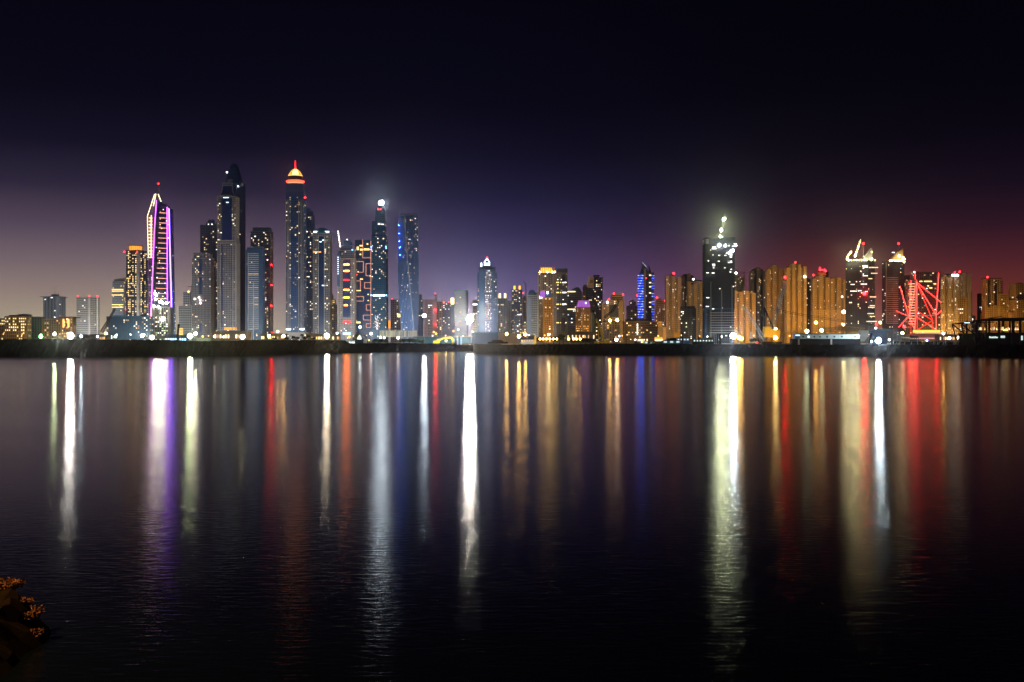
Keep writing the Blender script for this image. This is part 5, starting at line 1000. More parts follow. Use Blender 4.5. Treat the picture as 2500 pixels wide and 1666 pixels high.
t = thing('boom_crane', "grey bent lattice boom reaching up before the notched low gold tower", 'crane', (wx(1868, 780), 780, GZ))
b = MB(); b.lattice(rel(t, 1868, 833, 780), rel(t, 1848, 800, 780), 1.8, 9, .2, 'concrete'); b.lattice(rel(t, 1848, 800, 780), rel(t, 1822, 754, 780), 1.6, 12, .17, 'concrete', 1.0); b.bar(rel(t, 1822, 754, 780), rel(t, 1806, 746, 780), .3, 'concrete'); b.build('boom', t)
b = MB()
for i in range(5): b.bar(rel(t, 1832 + i * 3, 838 - (i % 2), 780), rel(t, 1832 + i * 3, 822, 780), .3, 'concrete')
b.bar(rel(t, 1866, 831, 780), rel(t, 1832, 812, 780), .2, 'concrete'); b.bar(rel(t, 1832, 812, 780), rel(t, 1832, 838, 780), .25, 'concrete'); b.build('base_frame', t)
t = thing('lattice_boom', "long yellow lattice boom section lying level above the crawler crane's deck", 'crane boom', at(1905, 826, 805))
b = MB(); b.lattice(rel(t, 1905, 816, 805), rel(t, 1960, 809, 805), 1.8, 16, .2, 'yellowpaint'); b.bar((0, 0, 0), rel(t, 1905, 816, 805), .3, 'steel'); b.bar(rel(t, 1955, 838, 805), rel(t, 1955, 810, 805), .3, 'steel'); b.build('truss', t)
t = thing('lattice_boom', "dull lattice boom truss lying behind the white site cabin's roof", 'crane boom', at(2010, 830, 900))
b = MB(); b.lattice(rel(t, 2000, 806, 900), rel(t, 2070, 804, 900), 3.2, 18, .3, 'sandy'); b.lattice(rel(t, 2046, 800, 900), rel(t, 2110, 806, 900), 3.0, 16, .3, 'sandy'); b.bar((3, 0, -2), rel(t, 2014, 808, 900), .4, 'steel'); b.bar(rel(t, 2100, 840, 900), rel(t, 2100, 805, 900), .4, 'steel'); b.build('truss', t)
# excavator
D = 905; t = thing('excavator', "yellow excavator with a long arched boom resting on the bank", 'excavator', (wx(1066, D), D, GZ))
b = MB(); pts = [(1070, 833), (1082, 826.5), (1100, 824.5), (1105, 826.5), (1105.5, 838)]
for (x0, y0), (x1, y1) in zip(pts, pts[1:]): b.bar(rel(t, x0, y0, D), rel(t, x1, y1, D), .75, 'yellowpaint', .65)
b.build('boom', t)
b = MB(); b.box(rel(t, 1058, 0, D)[0], rel(t, 1072, 0, D)[0], -1.5, 1.5, 1.2, 3.2, 'yellowpaint'); b.box(rel(t, 1067, 0, D)[0], rel(t, 1072, 0, D)[0], -1.4, 0, 3.2, 4.6, 'yellowpaint'); b.build('cab', t)
b = MB(); b.box(rel(t, 1057, 0, D)[0], rel(t, 1073, 0, D)[0], -1.8, -.8, 0, 1.1, 'black'); b.box(rel(t, 1057, 0, D)[0], rel(t, 1073, 0, D)[0], .8, 1.8, 0, 1.1, 'black'); b.build('track', t)
b = MB(); b.prism([(rel(t, 1103, 0, D)[0], -.8), (rel(t, 1107.5, 0, D)[0], -.8), (rel(t, 1107.5, 0, D)[0], .8), (rel(t, 1103, 0, D)[0], .8)], rel(t, 0, 841, D)[2], rel(t, 0, 837.5, D)[2], 'steel'); b.build('bucket', t)
# ------------------------------------------------------------------ site buildings and structures
D = 940; R = D / F; t = thing('dome_tent', "yellow striped half-dome tent with a glowing green mouth", 'tent', (wx(880, D), D, GZ))
b = MB(); n = 14; w_ = 20.5 * R; h_ = wz(815.5, D) - GZ
for k in range(7):
    y0, y1 = -6 + k * 2.4, -6 + (k + 1) * 2.4
    for i in range(n):
        a0, a1 = math.pi * i / n, math.pi * (i + 1) / n; f_ = lambda a, y: (-w_ * math.cos(a), y, h_ * math.sin(a))
        b.face([f_(a0, y0), f_(a1, y0), f_(a1, y1), f_(a0, y1)], 'tilegold' if i < 7 else 'grey')
b.build('canopy', t)
b = MB()
for i in range(n): a0, a1 = math.pi * i / n, math.pi * (i + 1) / n; b.bar((-w_ * math.cos(a0), -6.2, h_ * math.sin(a0)), (-w_ * math.cos(a1), -6.2, h_ * math.sin(a1)), .25, 'steel')
b.build('arch_rib', t)
b = MB(); pts = [(874, 829), (885, 829), (884, 823), (881, 818.5), (878, 820), (875, 825)]; b.face([(wx(x, D) - t.location.x, -5.6, wz(y, D) - GZ) for x, y in pts], 'lit_green'); b.face([(wx(x, D) - t.location.x, -5.62, wz(y, D) - GZ) for x, y in [(880.5, 829), (882.5, 829), (882, 826), (881, 826)]], 'crown_yellow'); b.build('entrance', t)
b = MB(); b.box(-w_, w_, 4, 6, 0, h_ * .55, 'blueish'); b.build('back_wall', t)
def block(name, lab, cat, x0, x1, y0, y1, D, m, dep=8, extra=None, ground=None):
    zb = ground if ground is not None else wz(y1, D); t = thing(name, lab, cat, (wx((x0 + x1) / 2, D), D, zb)); hw = (wx(x1, D) - wx(x0, D)) / 2; b = MB(); b.box(-hw, hw, -dep / 2, dep / 2, 0, wz(y0, D) - zb, m); b.build('body', t); t['hw'] = hw; return t
t = block('panel_fence', "white corrugated panel fence under the twisted tower", 'fence', 927, 1018, 807.5, 823, 1050, 'white', .5)
b = MB(); q = random.Random(2); hw = t['hw']
for i in range(46): x = -hw + hw * 2 * (i + .2 + q.random() * .4) / 46; b.box(x, x + .35, -.55, -.26, .3, wz(807.7, 1050) - wz(823, 1050) - .2, q.choice(('white', 'white', 'grey', 'blueish')))
b.build('rib', t); b = MB()
for i in range(10): x = -hw + hw * 2 * i / 9; b.box(x - .15, x + .15, .3, .6, GZ - t.location.z, 5.5, 'steel')
b.build('post', t)
t = block('site_shed', "long pale shed with a flat roof behind the excavator", 'shed', 1012, 1150, 823, 838, 1000, 'tealwall', 10, ground=GZ)
b = MB(); b.box(-t['hw'] - 1, t['hw'] + 1, -6, 6, wz(823, 1000) - GZ + .02, wz(821.5, 1000) - GZ, 'concrete'); b.build('roof', t)
t = block('site_shed', "blue shed with a flat roof under the pyramid-roofed tower", 'shed', 1152, 1216, 813, 838, 1050, 'blueish', 14, ground=GZ)
b = MB(); b.box(-t['hw'] - .8, t['hw'] + .8, -7.6, 7.6, wz(813, 1050) - GZ + .02, wz(811.8, 1050) - GZ, 'tealwall'); b.build('roof', t)
t = block('boundary_wall', "low orange lit wall beneath the cream-turret tower", 'wall', 1217, 1268, 815, 838, 1250, 'beige', 3, ground=GZ)
b = MB(); b.box(-t['hw'], t['hw'], -1.8, 1.8, wz(815, 1250) - GZ + .02, wz(814, 1250) - GZ, 'stone'); b.build('coping', t)
t = block('container', "pale grey cabin box at the foot of the dome tent", 'cabin', 851, 866, 830.5, 836, 900, 'greenwhite', 3, ground=GZ); b = MB()
for x in (-1.6, .2, 1.6): b.box(x, x + .9, -1.62, -1.52, 1.2, 2.4, 'lit_cool')
b.build('window', t)
t = block('container', "white kiosk with an open flap at the end of the dome tent", 'cabin', 888, 895, 829, 837, 900, 'white', 3, ground=GZ); b = MB(); b.box(-1.0, 1.0, -2.6, -1.52, 3.0, 3.1, 'white'); b.build('awning', t)
# dark piles
for i, px in enumerate((1113.5, 1117.5, 1121, 1126)):
    t = thing('pile', ("stout dark steel pile, nearest the excavator", "second steel pile from the excavator, slimmer", "third steel pile from the excavator, tallest", "outermost dark steel pile of four")[i], 'pile', (wx(px, 900), 900, GZ), "steel piles standing beside the excavator"); b = MB(); hh = wz((826, 824, 822, 823)[i], 900) - GZ; b.bar((0, 0, 0), (0, 0, hh), (.62, .42, .45, .5)[i], 'blueish' if i % 2 else 'black', n=8); b.build('shaft', t); b = MB(); b.bar((0, 0, hh), (0, 0, hh + .3), .7, 'steel', n=8); b.build('cap', t)
# boat moored below the shed
D = 880; t = thing('motor_yacht', "dark low motor yacht silhouetted on the bank's edge under the pyramid tower", 'boat', (wx(1217, D), D - 26, GZ + .9)); L_ = 24 * D / F
b = MB(); b.prism([(-L_, -1.4), (L_ * .8, -2.2), (L_, 0), (L_ * .8, 2.2), (-L_, 2.2)], 0, 1.5, 'black', [(-L_ * 1.02, -1.6), (L_ * .9, -2.4), (L_ * 1.05, 0), (L_ * .9, 2.4), (-L_ * 1.02, 2.4)]); b.build('hull', t)
b = MB(); b.prism([(-L_ * .7, -1.5), (L_ * .6, -1.5), (L_ * .6, 1.5), (-L_ * .7, 1.5)], 1.52, 2.9, 'black', [(-L_ * .5, -1.1), (L_ * .3, -1.1), (L_ * .3, 1.1), (-L_ * .5, 1.1)]); b.build('cabin', t)
# gabled house
D = 940; t = thing('house', "small gabled house with a dark roof and golden lit end wall", 'house', (wx(1293, D), D, GZ)); X = lambda p: wx(p, D) - t.location.x; Zh = lambda p: wz(p, D) - GZ
b = MB(); b.box(X(1272), X(1303), -4, 4, 0, Zh(829), 'concrete'); b.box(X(1303.02), X(1309), -4, 4, 0, Zh(828), 'tilegold'); b.face([(X(1303), -4.05, Zh(828)), (X(1309), -4.05, Zh(828)), (X(1308), -4.05, Zh(820)), (X(1306.5), -4.05, Zh(818))], 'tilegold'); b.build('wall', t)
b = MB(); b.prism([(X(1286), -5), (X(1305), -5), (X(1305), 5), (X(1286), 5)], Zh(828.9), Zh(819), 'roofdark', [(X(1292), -.4), (X(1307), -.4), (X(1307), .4), (X(1292), .4)]); b.prism([(X(1270), -5), (X(1286), -5), (X(1286), 5), (X(1270), 5)], Zh(828.9), Zh(824), 'roofdark', [(X(1274), -.4), (X(1286), -.4), (X(1286), .4), (X(1274), .4)]); b.build('roof', t)
b = MB()
for i in range(5): b.box(X(1273 + i * 6), X(1276.5 + i * 6), -4.2, -4.05, Zh(833.5), Zh(830.5), 'lit_dim')
b.build('window', t)
# canopy tent and stalls
D = 900; t = thing('canopy_tent', "pale pointed canopy tent sheltering small coloured lights", 'tent', (wx(1566, D), D, GZ)); R = D / F
b = MB(); b.lathe([(16 * R, wz(820, D) - GZ), (11 * R, wz(817, D) - GZ), (5 * R, wz(815, D) - GZ), (.3, wz(814, D) - GZ)], 'white', 12, (0, 0)); b.build('canopy', t)
b = MB()
for i in range(8): a = 2 * math.pi * i / 8; b.bar((14 * R * math.cos(a), 14 * R * math.sin(a), 0), (14 * R * math.cos(a), 14 * R * math.sin(a), wz(820, D) - GZ), .15, 'steel')
b.build('post', t)
b = MB(); q = random.Random(8)
for i in range(22): x = q.uniform(-13, 13) * R; b.box(x, x + .5, -15 * R, -14.8 * R, q.uniform(1.5, 4), q.uniform(4.1, 4.6), q.choice(('lit_amber', 'lit_gold', 'lit_blue', 'lit_white', 'crown_yellow')))
b.build('string_light', t)
t = block('market_stall', "low stall glowing orange and pink under a scalloped awning", 'stall', 1598, 1617, 828, 834, 880, 'brown', 5, ground=GZ)
b = MB(); b.box(-t['hw'], t['hw'], -2.9, -2.55, wz(833, 880) - GZ, wz(828.5, 880) - GZ, 'crown_yellow'); b.build('counter', t)
b = MB()
for i in range(10): x = -t['hw'] + i * t['hw'] / 5; b.prism([(x, -3), (x + t['hw'] / 5, -3), (x + t['hw'] / 5, 1), (x, 1)], wz(828, 880) - GZ + .03, wz(822.5 + (i % 2), 880) - GZ, 'crown_orange', [(x + .3, -1), (x + t['hw'] / 5 - .3, -1), (x + t['hw'] / 5 - .3, 0), (x + .3, 0)])
b.build('awning', t)
for (x0, x1, y0, y1, m, lab, nw) in ((1572, 1594, 833, 838, 'greenwhite', "pale green site container beside the glowing stall", 2), (1616, 1662, 832, 838, 'tealwall', "long dull green container with a white frame on its side", 3), (1652, 1682, 826, 832, 'blueish', "dark cabin with four white lit windows under the yellow lit tower", 4), (1691, 1742, 829, 834, 'black', "dark shed with a broken row of white lit openings", 7)):
    t = block('site_cabin', lab, 'cabin', x0, x1, y0, y1, 850, m, 3, ground=GZ); b = MB(); hw = t['hw']; zt = wz(y0, 850) - GZ
    for i in range(nw): x = -hw + 2 * hw * (i + .25) / nw; b.box(x, x + hw * 1.0 / nw, -1.7, -1.55, zt - 1.6, zt - .5, 'cabin_window')
    b.build('window', t); b = MB(); b.box(-hw - .2, hw + .2, -1.8, 1.8, zt + .02, zt + .25, 'roofdark'); b.build('roof', t)
PL = ("thin dark steel post before the terraced low block", "heavy dark steel post before the unlit low block", "dark steel post beside the lit openings shed", "short dark steel post before the unfinished tower", "dark steel post with a flat top before the unfinished tower", "square dark steel post, closest to the big white floodlight", "slim dark steel post behind the square one")
for (px, y0, r), lab in zip(((1529, 810, .3), (1666, 813, .55), (1706, 822, .5), (1741, 823, .4), (1752, 816, .6), (1758, 815, .9), (1747, 820, .3)), PL):
    t = thing('steel_post', lab, 'post', (wx(px, 830), 830, GZ), "steel posts standing along the bank"); b = MB(); hh = wz(y0, 830) - GZ; b.bar((0, 0, 0), (0, 0, hh), r, 'black', r * .9, 6); b.build('shaft', t); b = MB(); b.box(-r * 1.3, r * 1.3, -r * 1.3, r * 1.3, hh, hh + .25, 'black'); b.build('cap', t)
# tall dark pole with shrouded top
D = 700; t = thing('piling_rig', "leaning black piling rig beside orange lit racks below the violet-lined tower", 'piling rig', (wx(433, D), D, 7)); b = MB(); b.lattice((0, 0, 0), rel(t, 436, 794, D), .9, 10, .28, 'black', .7); b.build('leader', t); b = MB(); b.ball(rel(t, 436.5, 794.5, D), .9, 'black', 8, 5); b.build('head', t); b = MB(); b.box(-1.5, 2.2, -1, 1, 0, 1.6, 'black'); b.build('base', t)
D = 1000; t = thing('lit_rack', "small open rack of glowing orange shelves beside the piling rig", 'rack', (wx(442, D), D, GZ)); b = MB()
for i in range(5): b.box(-1.6, 1.9, -.6, .6, wz(818 - i * 3.6, D) - GZ, wz(816.2 - i * 3.6, D) - GZ, 'panel_orange')
b.build('lit_shelf', t); b = MB()
for x in (-1.7, 2.0): b.bar((x, 0, 0), (x, 0, wz(800, D) - GZ), .15, 'steel')
b.build('frame', t)
t = block('site_cabin', "low site office with blue lit windows behind the piling rig", 'cabin', 406, 458, 817.5, 830, 1050, 'blueish', 8, ground=GZ); b = MB()
for i in range(9): x = -t['hw'] + 2 * t['hw'] * (i + .2) / 9; b.box(x, x + t['hw'] * .14, -4.15, -4.02, 3.2, 5.6, 'sign_blue')
b.build('window', t); b = MB(); b.box(-t['hw'] - .5, t['hw'] + .5, -4.6, 4.6, wz(817.5, 1050) - GZ + .02, wz(816.6, 1050) - GZ, 'blueish'); b.build('roof', t)
t = block('site_cabin', "pale container office at the bank's edge before the cream blue-spined tower", 'cabin', 482, 512, 825.5, 832, 720, 'greenwhite', 3, ground=6.5); b = MB()
for i in range(5): x = -t['hw'] + 2 * t['hw'] * (i + .2) / 5; b.box(x, x + .7, -1.65, -1.52, .7, 1.6, 'lit_dim')
b.build('window', t)
for (x0, x1, y0, D, m, lab) in ((520, 610, 810, 1250, 'stone', "long low pale podium building at the foot of the tall cream tower"), (1395, 1455, 812, 1300, 'brown', "low brown retail block behind the row of four amber lamps"), (640, 700, 816, 1500, 'beige', "low hazy block in the gap before the golden-domed tower"), (750, 830, 817, 1350, 'stone', "long low pale block at the foot of the white-eaved tower"), (195, 262, 818, 1350, 'grey', "low grey block between the banded office tower and the boom crane"), (2288, 2345, 818, 1200, 'pinkish', "low lit arcade at the foot of the rust-lit towers")):
    t = block('low_building', lab, 'building', x0, x1, y0, 832, D, m, 14, ground=GZ); b = MB(); q = random.Random(x0); zt = wz(y0, D) - GZ
    for i in range(14):
        if q.random() < .7: x = -t['hw'] + 2 * t['hw'] * (i + .2) / 14; b.box(x, x + t['hw'] * .08, -7.15, -7.02, zt * .45, zt * .75, q.choice(('lit_dim', 'lit_warm', 'lit_amber')))
    b.build('window', t); b = MB(); b.box(-t['hw'] - .6, t['hw'] + .6, -7.6, 7.6, zt + .02, zt + .6, m); b.build('roof', t)
# white site cabin on a dark barge-like base
D = 740; t = thing('site_cabin', "long white site cabin with small windows along the dark quay", 'cabin', (wx(2022, D), D, wz(841, D))); X = lambda p: wx(p, D) - t.location.x; Zh = lambda p: wz(p, D) - t.location.z
b = MB(); b.box(X(1950), X(2095), -3, 3, Zh(827.5), Zh(817), 'greenwhite')
for px in (1968, 2018, 2043, 2075): b.box(X(px) - .06, X(px) + .06, -3.12, -3.02, Zh(827.3), Zh(817.3), 'steel')
b.build('wall', t)
b = MB(); b.box(X(1936), X(2097), -3.8, 3.6, Zh(816.9), Zh(815), 'roofdark'); b.build('roof', t)
b = MB(); b.box(X(1932), X(2097), -3.3, 3.4, Zh(846), Zh(827.6), 'black'); b.build('base_block', t)
for px, m in ((1958, 'ink'), (1971, 'lit_white'), (1985, 'ink'), (1999, 'ink'), (2016, 'ink'), (2034, 'ink'), (2052, 'ink'), (2084, 'ink')):
    b = MB(); b.box(X(px - 2), X(px + 2), -3.15, -3.02, Zh(824.5), Zh(820.5), m); b.box(X(px) - .07, X(px) + .07, -3.25, -3.16, Zh(824.5), Zh(820.5), 'steel'); b.build('window', t)
b = MB(); 
for px in (1945, 2024): b.box(X(px), X(px + 4), -3.5, -3.32, Zh(842), Zh(828), 'stone')
b.build('door', t)
b = MB(); b.box(X(1938), X(1950), -2.5, 2.5, Zh(827.4), Zh(817.2), 'blueish'); po = b.build('porch', t); b = MB()
for px in (1941, 1945, 1948): b.ball((X(px), -2.9, Zh(819)), .42, 'lit_cool', 6, 4)
b.build('porch_light', po)
t = block('silo', "pale grey hopper bin standing next to the white site cabin", 'hopper', 2098, 2118, 807, 822, 780, 'concrete', 5, ground=wz(822, 780)); b = MB(); hw = t['hw']; b.prism([(-hw * .5, -1.2), (hw * .1, -1.2), (hw * .1, 1.2), (-hw * .5, 1.2)], -3.5, -.02, 'concrete', [(-hw, -2.5), (hw, -2.5), (hw, 2.5), (-hw, 2.5)]); b.build('hopper', t); b = MB()
for x in (-hw, hw): b.bar((x, -2.2, GZ - t.location.z), (x, -2.2, 0), .25, 'steel'); b.bar((x, 2.2, GZ - t.location.z), (x, 2.2, 0), .25, 'steel')
b.build('leg', t); b = MB(); b.bar((hw * 1.1, -2, -5), (hw * 1.8, -2, 2.5), .7, 'black'); b.build('chute', t)
# scaffold with blue sheeting
D = 830; t = thing('scaffold', "steel scaffold grid partly hung with blue sheeting below the lit-window tower", 'scaffold', (wx(2170, D), D, GZ)); X = lambda p: wx(p, D) - t.location.x; Zh = lambda p: wz(p, D) - GZ
b = MB()
for i in range(14):
    x = X(2165 + i * 3.1)
    for y in (-2, 2): b.bar((x, y, 0), (x, y, Zh(803 + abs(i - 5) * 1.6)), .11, 'grey')
for k in range(9):
    z = .5 + k * 1.35
    for y in (-2, 2): b.bar((X(2165), y, z), (X(2205 - k * 1.8), y, z), .09, 'grey')
for i in range(6): b.bar((X(2167 + i * 6), -2.1, .5), (X(2172 + i * 6), -2.1, 8), .08, 'grey')
b.build('frame', t); b = MB(); b.prism([(X(2126), -1), (X(2164), -1), (X(2164), 3), (X(2126), 3)], 0, Zh(808), 'blueish', [(X(2127), -1), (X(2164), -1), (X(2164), 3), (X(2127), 3)]); b.build('sheeting', t)
b = MB(); b.prism([(X(2127), -1.2), (X(2175), -1.2), (X(2175), 3), (X(2127), 3)], Zh(807.9), Zh(803), 'tealwall', [(X(2136), 0), (X(2172), 0), (X(2172), 2), (X(2136), 2)]); b.build('top_sheeting', t)
for (x0, x1, y0, y1, m, lab) in ((2196, 2219, 817, 832, 'greenwhite', "stack of white trailers lit by the pale floodlight"), (2219, 2240, 821, 832, 'blueish', "grey blue container beside the stacked white trailers")):
    t = block('site_cabin', lab, 'cabin', x0, x1, y0, y1, 850, m, 4, ground=GZ); b = MB(); zt = wz(y0, 850) - GZ
    for k in range(3): b.box(-t['hw'] - .1, t['hw'] + .1, -2.15, -2.02, zt * (k + .5) / 3.4, zt * (k + .5) / 3.4 + .25, 'steel')
    for i in range(4): x = -t['hw'] + 2 * t['hw'] * (i + .25) / 4; b.box(x, x + .7, -2.2, -2.05, zt * .65, zt * .65 + .9, 'lit_dim')
    b.build('trim', t)
# quay clutter
q = random.Random(12)
for i, (x0, x1, y0, lab) in enumerate(((2178, 2215, 834, "low dark equipment stack with pale edges below the white trailers"), (2218, 2262, 835, "flat dark pontoon box with a pale top line"), (2266, 2292, 834, "dark machine with pale uprights below the violet podium"), (2296, 2318, 836, "heap of pale site scrap before the bluish floodlight"), (2322, 2342, 836, "dark loader with a pale arm before the steel roof"))):
    t = block('site_equipment', lab, 'equipment', x0, x1, y0, 842, 770, 'black', 4, ground=GZ); b = MB()
    for k in range(5): x = q.uniform(-t['hw'], t['hw'] * .8); b.bar((x, -2.1, .6), (x + q.uniform(-.8, 1.4), -2.1, 2 + q.random() * 2), .16, q.choice(('concrete', 'white', 'yellowpaint')))
    b.box(-t['hw'], t['hw'] * .6, -2.2, -2.05, .9, 1.05, 'concrete'); b.build('rail', t)
# dark steel-framed hall
D = 790; t = thing('steel_hall', "dark unfinished steel hall with a sloping truss roof at the water's edge", 'building', (wx(2420, D), D, GZ - .5)); X = lambda p: wx(p, D) - t.location.x; Zh = lambda p: wz(p, D) - t.location.z
b = MB()
pts = [(2338, 791.5), (2372, 787.5), (2394, 783.5), (2412, 780), (2440, 778), (2540, 778)]
for y in (-6, 10):
    for (x0, y0), (x1, y1) in zip(pts, pts[1:]): b.bar((X(x0), y, Zh(y0)), (X(x1), y, Zh(y1)), .55, 'black')
    b.bar((X(2338), y, Zh(791.5)), (X(2350), y, Zh(832)), .45, 'black'); b.bar((X(2341), y, Zh(793)), (X(2396), y, Zh(838)), .45, 'black')
    for x0, x1 in ((2363, 2374), (2378, 2386), (2420, 2424), (2398, 2394)): b.bar((X(x0), y, Zh(809)), (X(x1), y, Zh(787)), .25, 'black')
    b.bar((X(2345), y, Zh(809)), (X(2540), y, Zh(809)), .22, 'black')
for x0, y0 in pts: b.bar((X(x0), -6, Zh(y0)), (X(x0), 10, Zh(y0)), .4, 'black')
for i in range(9): x = 2368 + i * 7; b.bar((X(x), -6.5, Zh(787 - i * 1.1) + 1.0), (X(x + 12), -6.5, Zh(787 - i * 1.1) + 1.3), .3, 'black')
b.build('roof_truss', t)
b = MB(); b.prism([(X(2418), -7), (X(2545), -7), (X(2545), 12), (X(2418), 12)], Zh(784), Zh(778.3), 'black'); b.prism([(X(2372), -6.6), (X(2418), -6.6), (X(2418), 11), (X(2372), 11)], Zh(789), Zh(787.5), 'black', [(X(2374), -6.6), (X(2418), -6.6), (X(2418), 11), (X(2374), 11)]); b.build('roof', t)
for px, r in ((2374, .55), (2399, .5), (2430, .6), (2464, .9), (2481, .5)):
    for y in (-6, 10): b = MB(); b.box(X(px) - r, X(px) + r, y - .5, y + .5, 0, Zh(784), 'black'); b.build('column', t)
b = MB(); b.box(X(2355), X(2398), 9, 10.5, 0, Zh(815), 'leafdark'); b.build('netting', t)
b = MB(); b.box(X(2401), X(2545), 2, 9, 0, Zh(812), 'black'); b.build('inner_block', t)
b = MB(); q = random.Random(21)
for i in range(7): b.box(X(2418 + i * 3.3), X(2420.6 + i * 3.3), 1.7, 1.95, Zh(826), Zh(821 + q.random() * 2), 'cabin_window')
for i in range(3): b.box(X(2446 + i * 3.6), X(2449 + i * 3.6), 1.7, 1.95, Zh(825.5), Zh(820), 'cabin_window')
for i in range(5): b.box(X(2452 + i * 2.4), X(2453.4 + i * 2.4), 1.7, 1.95, Zh(809), Zh(802 + q.random() * 4), 'lit_gold')
b.box(X(2494), X(2500), 1.7, 1.95, Zh(831), Zh(820), 'cabin_window')
b.build('window', t)
b = MB()
for i in range(40): x = q.uniform(2402, 2500); b.box(X(x), X(x + 1.3), 9.2, 9.5, Zh(806), Zh(798 + q.random() * 6), q.choice(('lit_pink', 'lit_gold', 'lit_dim')))
b.build('string_light', t)
b = MB(); b.box(X(2346), X(2358), -6.9, -6.2, Zh(789.6), Zh(788), 'sign_blue'); b.build('light_strip', t)
t = thing('conveyor', "dim steel walkway truss spanning behind the first steel hall column", 'conveyor', (wx(2376, 900), 900, GZ)); b = MB(); b.lattice((-12, 0, 8), (14, 0, 8), 2, 10, .2, 'steel'); b.bar((-11, 0, 0), (-11, 0, 8), .3, 'steel'); b.bar((13, 0, 0), (13, 0, 8), .3, 'steel'); b.build('truss', t)
# ------------------------------------------------------------------ trees and bushes
def crown_mesh(b, n, w, h, z0, leaf, seed, flat=False):
    q = random.Random(seed); lobes = [(q.uniform(-.55, .55) * w, q.uniform(-.4, .4) * w, z0 + h * q.uniform(.3, .75), q.uniform(.28, .5)) for _ in range(6)]
    for i in range(n):
        cx, cy_, cz, s_ = q.choice(lobes); u = Vector((q.gauss(0, 1), q.gauss(0, 1), q.gauss(0, 1))).normalized() * (s_ * q.random() ** .4)
        p = Vector((cx + u.x * w, cy_ + u.y * w, cz + u.z * h)); a = Vector((q.gauss(0, 1), q.gauss(0, 1), q.gauss(0, 1))).normalized(); c = a.orthogonal().normalized() * leaf; a = a * leaf * 1.5
        b.face([tuple(p - a), tuple(p + c * .6), tuple(p + a), tuple(p - c * .6)], 'leafdark')
def tree(px, yb, D, w, h, label, palm=False, ground=None, group=None, seed=1):
    g = ground if ground is not None else wz(yb, D); t = thing('palm_tree' if palm else 'tree', label, 'palm tree' if palm else 'tree', (wx(px, D), D, g), group); b = MB(); q = random.Random(seed)
    if palm:
        b.bar((0, 0, 0), (.2, 0, h * .5), .22, 'trunk', .16, 6); b.bar((.2, 0, h * .5), (.1, .1, h), .16, 'trunk', .13, 6); b.build('trunk', t); b = MB()
        for i in range(16):
            a = 2 * math.pi * i / 16 + q.random(); el = q.uniform(-.2, 1.0); L1 = w * q.uniform(.8, 1.1); prev = Vector((.1, .1, h))
            for k in range(5):
                e = el - k * .38; nx = prev + Vector((math.cos(a) * math.cos(e), math.sin(a) * math.cos(e), math.sin(e))) * L1 / 5; s_ = Vector((-math.sin(a), math.cos(a), -.25)) * .5 * (1.1 - k / 5)
                b.face([tuple(prev - s_), tuple(nx - s_ * .8), tuple(nx), tuple(prev)], 'leafdark'); b.face([tuple(prev), tuple(nx), tuple(nx + s_ * .8), tuple(prev + s_)], 'leafdark'); prev = nx
        b.build('crown', t); return t
    b.bar((0, 0, 0), (q.uniform(-.2, .2), 0, h * .45), w * .06, 'trunk', w * .04, 6)
    for i in range(4): a = 2 * math.pi * i / 4 + q.random(); b.bar((0, 0, h * .38), (math.cos(a) * w * .4, math.sin(a) * w * .4, h * .68), w * .035, 'trunk', .04, 5)
    b.build('trunk', t); b = MB(); crown_mesh(b, 420, w * .62, h * .62, h * .34, .05 * w + .12, seed); b.build('crown', t); return t
TR = [(195, 831, 1250, 9, 9, "broad dull tree beyond the banded office tower's foot"), (207, 831, 1240, 9, 8, "second dull tree along the grey low block"), (219, 831, 1250, 9, 9.5, "third dull tree along the grey low block, taller"), (231, 831, 1260, 9, 8, "last dull tree before the boom crane"),
      (915, 838, 915, 5, 4.6, "dark rounded shrub tree at the hedge end nearest the tent"), (928, 838, 918, 5, 5, "dark shrub tree under the yellow-green lamp"), (942, 838, 914, 5, 4.6, "dark shrub tree under the yellow hedge lamp"), (985, 838, 900, 6, 5, "dark bushy tree next to the bright white fence floodlight"), (1000, 838, 905, 6.5, 5.8, "dark bushy tree in the hedge middle with specks of light through it"), (1014, 838, 902, 6.5, 5.8, "dark bushy tree, tallest of the hedge by the light mast"), (1028, 838, 900, 5.5, 4.6, "low dark bush at the foot of the slim light mast"),
      (1311, 836, 945, 5, 6.5, "dark round tree hugging the gabled house"), (1352, 832, 990, 9, 7, "dark tree behind the row of six amber lamps"), (1366, 832, 985, 10, 8.6, "dark tree in the gap between both amber lamp rows"), (1376, 832, 985, 10, 9.4, "tallest dark tree between both amber lamp rows"), (1402, 832, 990, 7, 5.6, "small tree behind the row of four amber lamps"), (1417, 832, 990, 7, 6, "small tree at the end of the row of four amber lamps"),
      (1430, 837, 870, 7, 5.6, "dark glossy tree with pale specks beside the mobile crane"), (1441, 837, 872, 7, 5.2, "dark tree pressed against the mobile crane's ram"), (1450, 837, 880, 6, 4.4, "low dark tree at the mobile crane's chassis"), (1632, 830, 900, 8, 5.4, "dark tree behind the long dull green container"), (1644, 830, 905, 8, 5.6, "dark tree beneath the pale pink tower's podium"), (1705, 834, 860, 7, 5.5, "dark tree against the shed with lit openings"), (1728, 834, 860, 7, 5.8, "dark tree in front of the unfinished tower's frame"), (1842, 838, 770, 6, 5, "dark tree under the grey bent boom")]
for i, (px, yb, D, w_, h_, lab) in enumerate(TR): tree(px, yb, D, w_, h_, lab, ground=GZ if D > 700 else 8, seed=i + 30)
